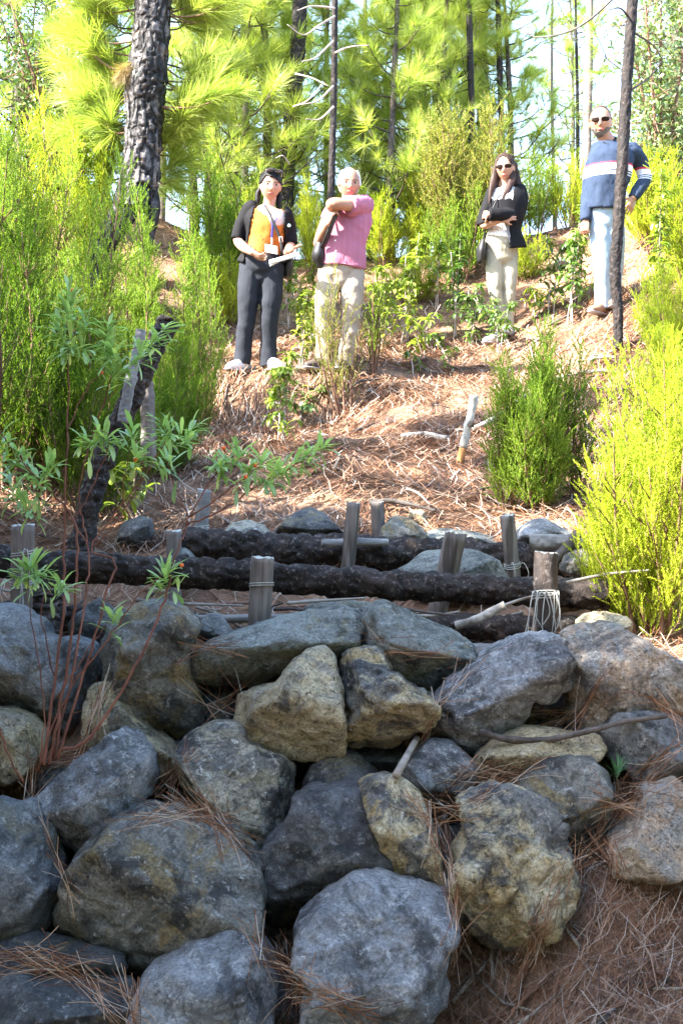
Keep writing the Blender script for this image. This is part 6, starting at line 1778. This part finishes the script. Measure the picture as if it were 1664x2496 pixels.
    V, f = sweep(np.array([q.hl(-.38,-.05,.30), q.hl(-.2,-.30,.47), q.hl(.05,-.34,.48), q.hl(.28,-.28,.46), q.hl(.40,-.02,.28)]), .004, 6, sub=4); ob('frame', mk_mesh('frame', V, f, [PM['iris']]), g)
    # lanyard, card, bag strap, badge
    def strip(pts, w, mat, name, th=0.003):
        B = catmull(P(*pts), 6); V, f = sweep(B, [(w, th)] * len(B), 8, hint=(1, 0, 0.3)); return q.raw(name, V, f, mat)
    strip([(425,455,-.05),(470,560,-.115),(510,650,-.137),(505,790,-.125)], .007, 'lanyard', 'lanyard'); strip([(590,500,-.03),(560,560,-.10),(515,650,-.137)], .007, 'lanyard', 'lanyard')
    cd = empty('name_card', (0, 0, 0)); cd.parent = q.e
    A = Acc(); a, b, c, d = P((437,845,-.137),(560,870,-.137),(560,948,-.150),(437,922,-.150)); nrm = np.array((0, -.003, 0))
    A.add(np.array([a, b, c, d, a + nrm, b + nrm, c + nrm, d + nrm]), [np.array([(3,2,1,0),(4,5,6,7),(0,1,5,4),(1,2,6,5),(2,3,7,6),(3,0,4,7)])])
    ob('card', A.mesh('card', [PM['card']], False), cd); V, f = sweep(P((505,785,-.128),(507,850,-.141)), .006, 8); ob('clip', mk_mesh('clip', V, f, [PM['buckle']]), cd)
    q.raw('badge', *sphere(q.p(680,660,-.095), (.013,.006,.013), None, 14, 8), 'button')
    # shoulder bag strap and the bag behind her hip
    bag = empty('shoulder_bag', Vector(q.g), 'dark strap and bag worn across the orange top', 'bag')
    B = catmull(P((415,430,.03),(440,470,-.06),(500,590,-.135),(560,720,-.140),(595,820,-.135),(610,940,-.120),(640,1010,.02)), 6); V, f = sweep(B, [(.011,.004)] * len(B), 8, hint=(1, 0, .3)); ob('strap', mk_mesh('strap', V, f, [PM['bag']]), bag)
    bk = P((578,778,-.15),(608,770,-.15),(615,820,-.15),(585,830,-.15),(578,778,-.15)); V, f = sweep(bk, .003, 6); ob('buckle', mk_mesh('buckle', V, f, [PM['buckle']]), bag)
    V, f = sweep(P((665,1000,.06),(668,1080,.08),(668,1160,.08)), [(.035,.08),(.04,.10),(.035,.09)], 14, caps='round', sub=3); ob('pouch', mk_mesh('pouch', V, f, [PM['bag']]), bag)
    # rolled sheet in the hand
    s0, s1 = q.p(480,1060,-.30), q.p(770,985,-.27)
    nu, nv = 14, 10; V = []
    for i in range(nu):
        t = i / (nu - 1); c = s0 + (s1 - s0) * t; r = .026 - .012 * t
        for j in range(nv):
            a = -0.4 + 4.2 * (1 - t * 0.55) * j / (nv - 1); w = r * (1 + 1.6 * t * j / nv)
            V.append(c + np.array((0.1 * w * j / nv, -w * math.cos(a), w * math.sin(a) + .012)))
    Fq = np.array([(i * nv + j, i * nv + j + 1, (i + 1) * nv + j + 1, (i + 1) * nv + j) for i in range(nu - 1) for j in range(nv - 1)])
    me = mk_mesh('paper_sheet', V, [Fq], [PM['paper']]); bm = bmesh.new(); bm.from_mesh(me); bmesh.ops.solidify(bm, geom=bm.faces[:], thickness=.0012); bm.to_mesh(me); bm.free()
    tag(ob('paper_sheet', me, None, q.g), 'half-rolled white paper in the hand of the orange-top woman', 'paper')
    return q
woman_orange()

# --- man in the pink shirt
def man_pink():
    q = Person('white-haired man in pink striped shirt leaning his arm on a stem', 805, 905, 0, 4.126, (540, 390))
    P = q.P
    torso = [(1190,1150,.0),(1200,1060,.0),(1230,860,-.01),(1270,680,-.01),(1285,560,.0),(1290,470,.02),(1290,420,.02)]
    tr = [(.150,.11),(.152,.115),(.150,.125),(.155,.125),(.155,.115),(.140,.085),(.06,.055)]
    armR = [(1430,470,.0),(1280,455,-.20),(1110,440,-.26),(1130,500,-.15),(1180,560,-.10)]
    armL = [(1130,490,.02),(1040,650,.04),(975,840,.0),(1010,750,-.12),(1060,650,-.20)]
    legL = [(1090,1110,.0),(1060,1340,-.02),(1040,1580,-.02),(1040,1820,.0),(1045,2080,.02)]
    legR = [(1310,1110,.0),(1310,1350,-.02),(1300,1600,-.01),(1270,1840,.0),(1230,2060,.03)]
    hd = q.head(q.p(1283, 240, -.04), 0.235, 0.12, 0.2, 0.03)
    body = hd + [limb(P((1285,480,.02),(1285,420,.0),(1285,340,-.02)), (.066,.060,.058)), sweep(P(*torso), np.array(tr) * 0.94, 24, caps='round', sub=4)]
    body += [limb(P(*armR), (.052,.047,.043,.036,.028)), limb(P(*armL), (.05,.045,.041,.038,.028)), limb(P(*legL), (.075,.065,.048,.042,.036)), limb(P(*legR), (.075,.065,.048,.042,.036))]
    wl = q.p(1060,650,-.20); wr = q.p(1180,560,-.10)
    body += hand(wl, q.p(1095,560,-.22) - wl, (0.8, 0.3, 0.1), 0.185, 1.0, -1)
    body += hand(wr, q.p(1230,600,-.09) - wr, (0.0, 1.0, 0.0), 0.185, 0.6, 1)
    q.add('body', union(body, 0.0055, 2), 'skin2')
    q.face('hair_short')
    q.hair_cap('hair_white', lambda x, y, z: (y > 0.0) & (z > -0.28) & ~((z > 0.40) & (y < 0.12)) | ((np.abs(x) > 0.25) & (y > -0.20) & (z > -0.08) & (z < .38)), 1.07, 2, 0.012)
    sh = union([sweep(P((1205,1075,.0),*torso[2:7]), np.array([(.166,.13)] + tr[2:7]) + 0.014, 30, caps='flat', sub=5), limb(P((1400,480,.01),(1420,462,-.04),(1350,460,-.12),(1275,455,-.20)), (.075,.080,.074,.070), caps='flat'), limb(P((1150,490,.02),(1110,550,.03),(1060,620,.04)), (.07,.068,.064), caps='flat')], 0.007, 2, 0.026, (7, 7, 5), 11)
    zc, xc = q.p(0, 400)[2], q.p(1290, 0)[0]
    q.add('shirt', sh, 'pink')
    V, f = sweep(np.array([q.p(1225,420,-.04), q.p(1265,450,-.10), q.p(1295,462,-.115), q.p(1330,445,-.10), q.p(1360,412,-.04)]), [(.010,.02)] * 5, 8, sub=4); q.raw('collar', V, f, 'pink')
    for x, y in ((1137, 715), (1142, 810), (1150, 915)): q.raw('button', *sphere(q.p(x, y, -.168), (.006, .004, .006), None, 8, 6), 'card')
    tz = union([sweep(P((1200,980,.0),(1195,1080,.0),(1195,1180,.0)), [(.148,.12),(.158,.128),(.13,.11)], 26, caps='round', sub=3)] + [limb(P(*l), (.094,.087,.074,.070,.072), caps='flat') for l in (legL, legR)], 0.007, 2, 0.016, (6, 6, 9), 13)
    q.add('trousers', tz, 'beige')
    q.shoe(q.p(1035,2080,.0), (-.75,-.7), 'shoe_dark', 0.27, 0.05); q.shoe(q.p(1225,2070,.03), (-.2,-.9), 'shoe_dark', 0.27, 0.05)
    bag = empty('shoulder_bag', Vector(q.g), 'dark bag hanging at the hip of the pink-shirt man', 'bag')
    V, f = sweep(P((990,860,-.05),(980,960,-.05),(1000,1050,-.04)), [(.04,.06),(.055,.075),(.035,.05)], 16, caps='round', sub=4); ob('pouch', mk_mesh('pouch', V, f, [PM['bag']]), bag)
    B = catmull(P((1015,880,-.12),(1075,740,-.19),(1125,600,-.205),(1170,510,-.19),(1230,440,-.13)), 6); V, f = sweep(B, [(.022,.006)] * len(B), 8, hint=(1, 0, .5)); ob('strap', mk_mesh('strap', V, f, [PM['bag']]), bag)
man_pink()

# --- woman with sunglasses
def woman_khaki():
    q = Person('long-haired woman in sunglasses with crossed arms, black cardigan and khaki trousers', 1228, 838, 0, 4.705, (1130, 360))
    P = q.P
    torso = [(430,1230,.0),(430,1130,.0),(465,930,-.01),(485,780,-.02),(490,620,-.02),(485,500,.0),(480,440,.01)]
    tr = [(.105,.09),(.115,.095),(.115,.10),(.13,.12),(.14,.118),(.115,.08),(.05,.05)]
    armR = [(630,500,.0),(650,640,-.02),(600,760,-.06),(440,770,-.20),(290,765,-.24)]
    armL = [(350,510,.0),(270,700,-.02),(225,880,-.06),(330,850,-.18),(450,820,-.20)]
    legL = [(345,1190,.0),(350,1430,-.02),(360,1670,-.03),(400,1880,.0),(425,2110,.02)]
    legR = [(510,1190,.02),(515,1430,.0),(515,1670,-.01),(505,1880,.03),(505,2110,.05)]
    hd = q.head(q.p(468, 240, -.03), 0.235, -0.22, 0.15, -0.05)
    body = hd + [limb(P((482,500,.0),(478,440,-.01),(472,360,-.02)), (.052,.046,.047)), sweep(P(*torso), np.array(tr) * 0.95, 24, caps='round', sub=4)]
    body += [limb(P(*armR), (.047,.042,.038,.036,.027)), limb(P(*armL), (.047,.042,.038,.036,.027)), limb(P(*legL), (.062,.055,.04,.036,.032)), limb(P(*legR), (.062,.055,.04,.036,.032))]
    wl = q.p(450,820,-.20); wr = q.p(290,765,-.24)
    body += hand(wl, q.p(540,790,-.19) - wl, (0, 1, 0.1), 0.165, 0.4, 1); body += hand(wr, q.p(215,770,-.16) - wr, (0.2, 1, 0), 0.165, 0.6, -1)
    q.add('body', union(body, 0.0055, 2), 'skin')
    q.face('hair_brown', eyes=False); q.glasses()
    top = union([sweep(P((445,1040,.0),*torso[2:6]), np.array([(.138,.125)] + tr[2:6]) + 0.011, 28, caps='flat', sub=5)], 0.007, 3, 0.010, seed=21)
    c0 = q.p(450, 480)
    trim(top, lambda c: c.z > c0[2] - .03 and c.y < 0 and abs(c.x - c0[0]) < .05)
    q.add('top', top, 'white')
    card = union([sweep(P((470,1150,.02),*torso[2:6]), np.array([(.165,.145)] + tr[2:6]) + 0.021, 28, caps='flat', sub=5), limb(P((600,500,.0),*armR), (.05,.064,.058,.053,.052,.045), caps='flat'), limb(P((380,510,.0),*armL[:4]), (.05,.060,.056,.052,.049), caps='flat')], 0.008, 3, 0.012, seed=23)
    zb, zl = q.p(0, 485)[2], q.p(0, 905)[2]
    x0 = q.p(300, 0)[0]
    xr = lambda z: np.interp(z, [q.p(0,1150)[2], q.p(0,830)[2], q.p(0,480)[2]], [q.p(505,0)[0], q.p(490,0)[0], q.p(560,0)[0]])
    za, zc = q.p(0, 640)[2], q.p(0, 840)[2]
    trim(card, lambda c: (c.x < xr(c.z) and c.x > x0 and c.y < .03 and (c.z > za or c.z < zc) and c.y > -.19) or (c.z > zb and abs(c.x - q.p(480,0)[0]) < .075) or (c.z < zl and c.x <= xr(c.z) and c.y < .06), -.005)
    q.add('cardigan', card, 'black')
    B = catmull(P((480,840,-.125),(505,960,-.135),(535,1090,-.13)), 6); V, f = sweep(B, [(.012,.005)] * len(B), 8); q.raw('cardigan_lining', V, f, 'grey')
    tz = union([sweep(P((435,1010,.0),(430,1100,.0),(430,1230,.0)), [(.125,.115),(.146,.13),(.125,.11)], 26, caps='round', sub=3)] + [limb(P(*l[:4], (l[4][0], l[4][1] - 20, l[4][2])), (.082,.074,.056,.052,.046), caps='flat') for l in (legL, legR)], 0.006, 2, 0.011, (4, 4, 22), 25)
    q.add('trousers', tz, 'khaki')
    q.shoe(q.p(415,2110,.0), (-.8,-.6)); q.shoe(q.p(510,2110,.05), (-.35,-.9))
    q.hair_cap('hair_brown', lambda x, y, z: ~((y < 0.0) & (z < np.interp(np.abs(x + .03), [0, .12, .3], [.40, .34, .05]))) & ~((z < -0.3) & (y < .1)), 1.10, 6)
    for k, (xs, y0, pts) in enumerate([(-1, .0, [(385,150,-.06),(350,330,-.05),(320,470,-.09),(285,640,-.10)]), (1, .0, [(560,160,-.02),(600,330,.0),(630,450,-.03),(660,600,-.02)]), (1, 0, [(545,260,-.06),(555,360,-.08),(500,480,-.12),(430,620,-.15)]), (0, .1, [(480,120,.09),(500,330,.12),(500,500,.13),(490,690,.13)]), (-1, 0, [(400,170,-.02),(370,340,-.02),(350,500,-.05),(300,680,-.07)]), (1, 0, [(575,180,.04),(610,350,.06),(640,520,.07),(650,700,.08)])]):
        rr = [(.022,.016),(.030,.018),(.028,.014),(.008,.006)] if k != 3 else [(.07,.03),(.085,.035),(.09,.03),(.05,.015)]
        V, f = sweep(P(*pts), rr, 14, caps='round', sub=6); V += vnormals(V, f) * (fbm(V * np.array((70,70,9)), 2, k) * .008)[:, None]
        q.raw('hair_lock', V, f, 'hair_brown')
    bag = empty('shoulder_bag', Vector(q.g), 'glossy black handbag at the hip of the sunglasses woman', 'bag')
    V, f = sweep(P((215,1080,-.06),(195,1180,-.06),(190,1290,-.05)), [(.025,.07),(.042,.10),(.03,.09)], 16, caps='round', sub=4); ob('pouch', mk_mesh('pouch', V, f, [PM['bag']]), bag)
    B = catmull(P((225,1080,-.06),(240,960,-.08),(300,780,-.16),(400,560,-.14),(500,470,-.03)), 6); V, f = sweep(B, [(.007,.003)] * len(B), 6); ob('strap', mk_mesh('strap', V, f, [PM['bag']]), bag)
woman_khaki()

# --- man in the navy sweater
def man_navy():
    q = Person('bearded man in navy sweater and pale jeans standing behind a thin trunk', 1470, 768, 0, 4.2, (1390, 240))
    P = q.P
    torso = [(345,1220,.0),(340,1130,.0),(350,960,-.01),(390,760,-.01),(410,620,.0),(420,500,.02),(400,440,.02)]
    tr = [(.14,.12),(.145,.125),(.145,.125),(.165,.13),(.175,.125),(.155,.09),(.06,.055)]
    armL = [(255,600,.0),(205,780,.02),(185,960,.02),(165,1120,-.03),(152,1250,-.07)]
    armR = [(630,540,.0),(710,660,.06),(755,800,.06),(700,920,-.02),(640,1020,-.06)]
    legL = [(280,1210,.0),(300,1430,-.02),(320,1660,-.03),(325,1890,.0),(325,2150,.02)]
    legR = [(430,1210,.0),(450,1430,.0),(455,1660,.02),(440,1890,.05),(425,2120,.08)]
    hd = q.head(q.p(305, 245, -.04), 0.262, -0.22, 0.15, -0.02)
    body = hd + [limb(P((405,500,.02),(375,440,.0),(335,370,-.02)), (.070,.064,.060)), sweep(P(*torso), np.array(tr) * 0.94, 24, caps='round', sub=4)]
    body += [limb(P(*armL), (.052,.047,.042,.038,.029)), limb(P(*armR), (.052,.047,.042,.038,.029)), limb(P(*legL), (.075,.065,.048,.042,.036)), limb(P(*legR), (.075,.065,.048,.042,.036))]
    wl, wr = q.p(152,1250,-.07), q.p(640,1020,-.06)
    body += hand(wl, q.p(135,1370,-.10) - wl, (0.6, 0.8, 0.1), 0.19, 1.1, 1); body += hand(wr, q.p(600,1130,-.09) - wr, (-0.4, 0.9, 0.2), 0.19, 0.4, 1)
    q.add('body', union(body, 0.0055, 2), 'skin2')
    q.face('hair_short', eyes=False); q.glasses()
    q.hair_cap('hair_short', lambda x, y, z: ((y > -0.10 - 0.9 * np.clip(z - 0.3, 0, .2)) & (z > -0.22) & ~((y < .04) & (z < .05))), 1.04, 3, 0.004)
    q.hair_cap('beard', lambda x, y, z: ((z < -0.16) & (y < 0.06) & ~((np.abs(x) < 0.13) & (z > -0.30)) & ~((np.abs(x) < .22) & (z > -.2))) & (z > -.52) & ~((np.abs(x) < .10) & (z > -.285) & (z < -.22)), 1.03, 5, 0.012, 'beard', (0, -0.012, -0.008))
    sw = union([sweep(P((338,1140,.0),*torso[2:6]), np.array([(.150,.13)] + tr[2:6]) + 0.020, 30, caps='flat', sub=5), limb(P((300,570,.0),*armL), (.06,.070,.062,.057,.050,.043), caps='flat'), limb(P((580,530,.0),*armR), (.06,.070,.064,.058,.050,.043), caps='flat')], 0.007, 2, 0.024, (7, 7, 5), 31)
    q.add('sweater', sw, 'navy')
    V, f = sweep(np.array([q.p(330,455,-.075), q.p(385,478,-.095), q.p(440,440,-.07), q.p(455,405,-.01), q.p(420,395,.06), q.p(360,410,.05), q.p(325,440,-.02), q.p(330,455,-.075)]), .012, 8, sub=4); q.raw('collar', V, f, 'black')
    tz = union([sweep(P((345,1060,.0),(345,1180,.0),(350,1250,.0)), [(.138,.115),(.145,.12),(.125,.11)], 26, caps='round', sub=3)] + [limb(P(*l), (.092,.086,.072,.068,.066), caps='flat') for l in (legL, legR)], 0.007, 2, 0.012, (6, 6, 9), 33)
    q.add('jeans', tz, 'jeans')
    q.shoe(q.p(310,2150,.0), (-.6,-.8), 'shoe_brown', 0.28, 0.05); q.shoe(q.p(425,2120,.08), (-.1,-1), 'shoe_brown', 0.28, 0.05)
man_navy()
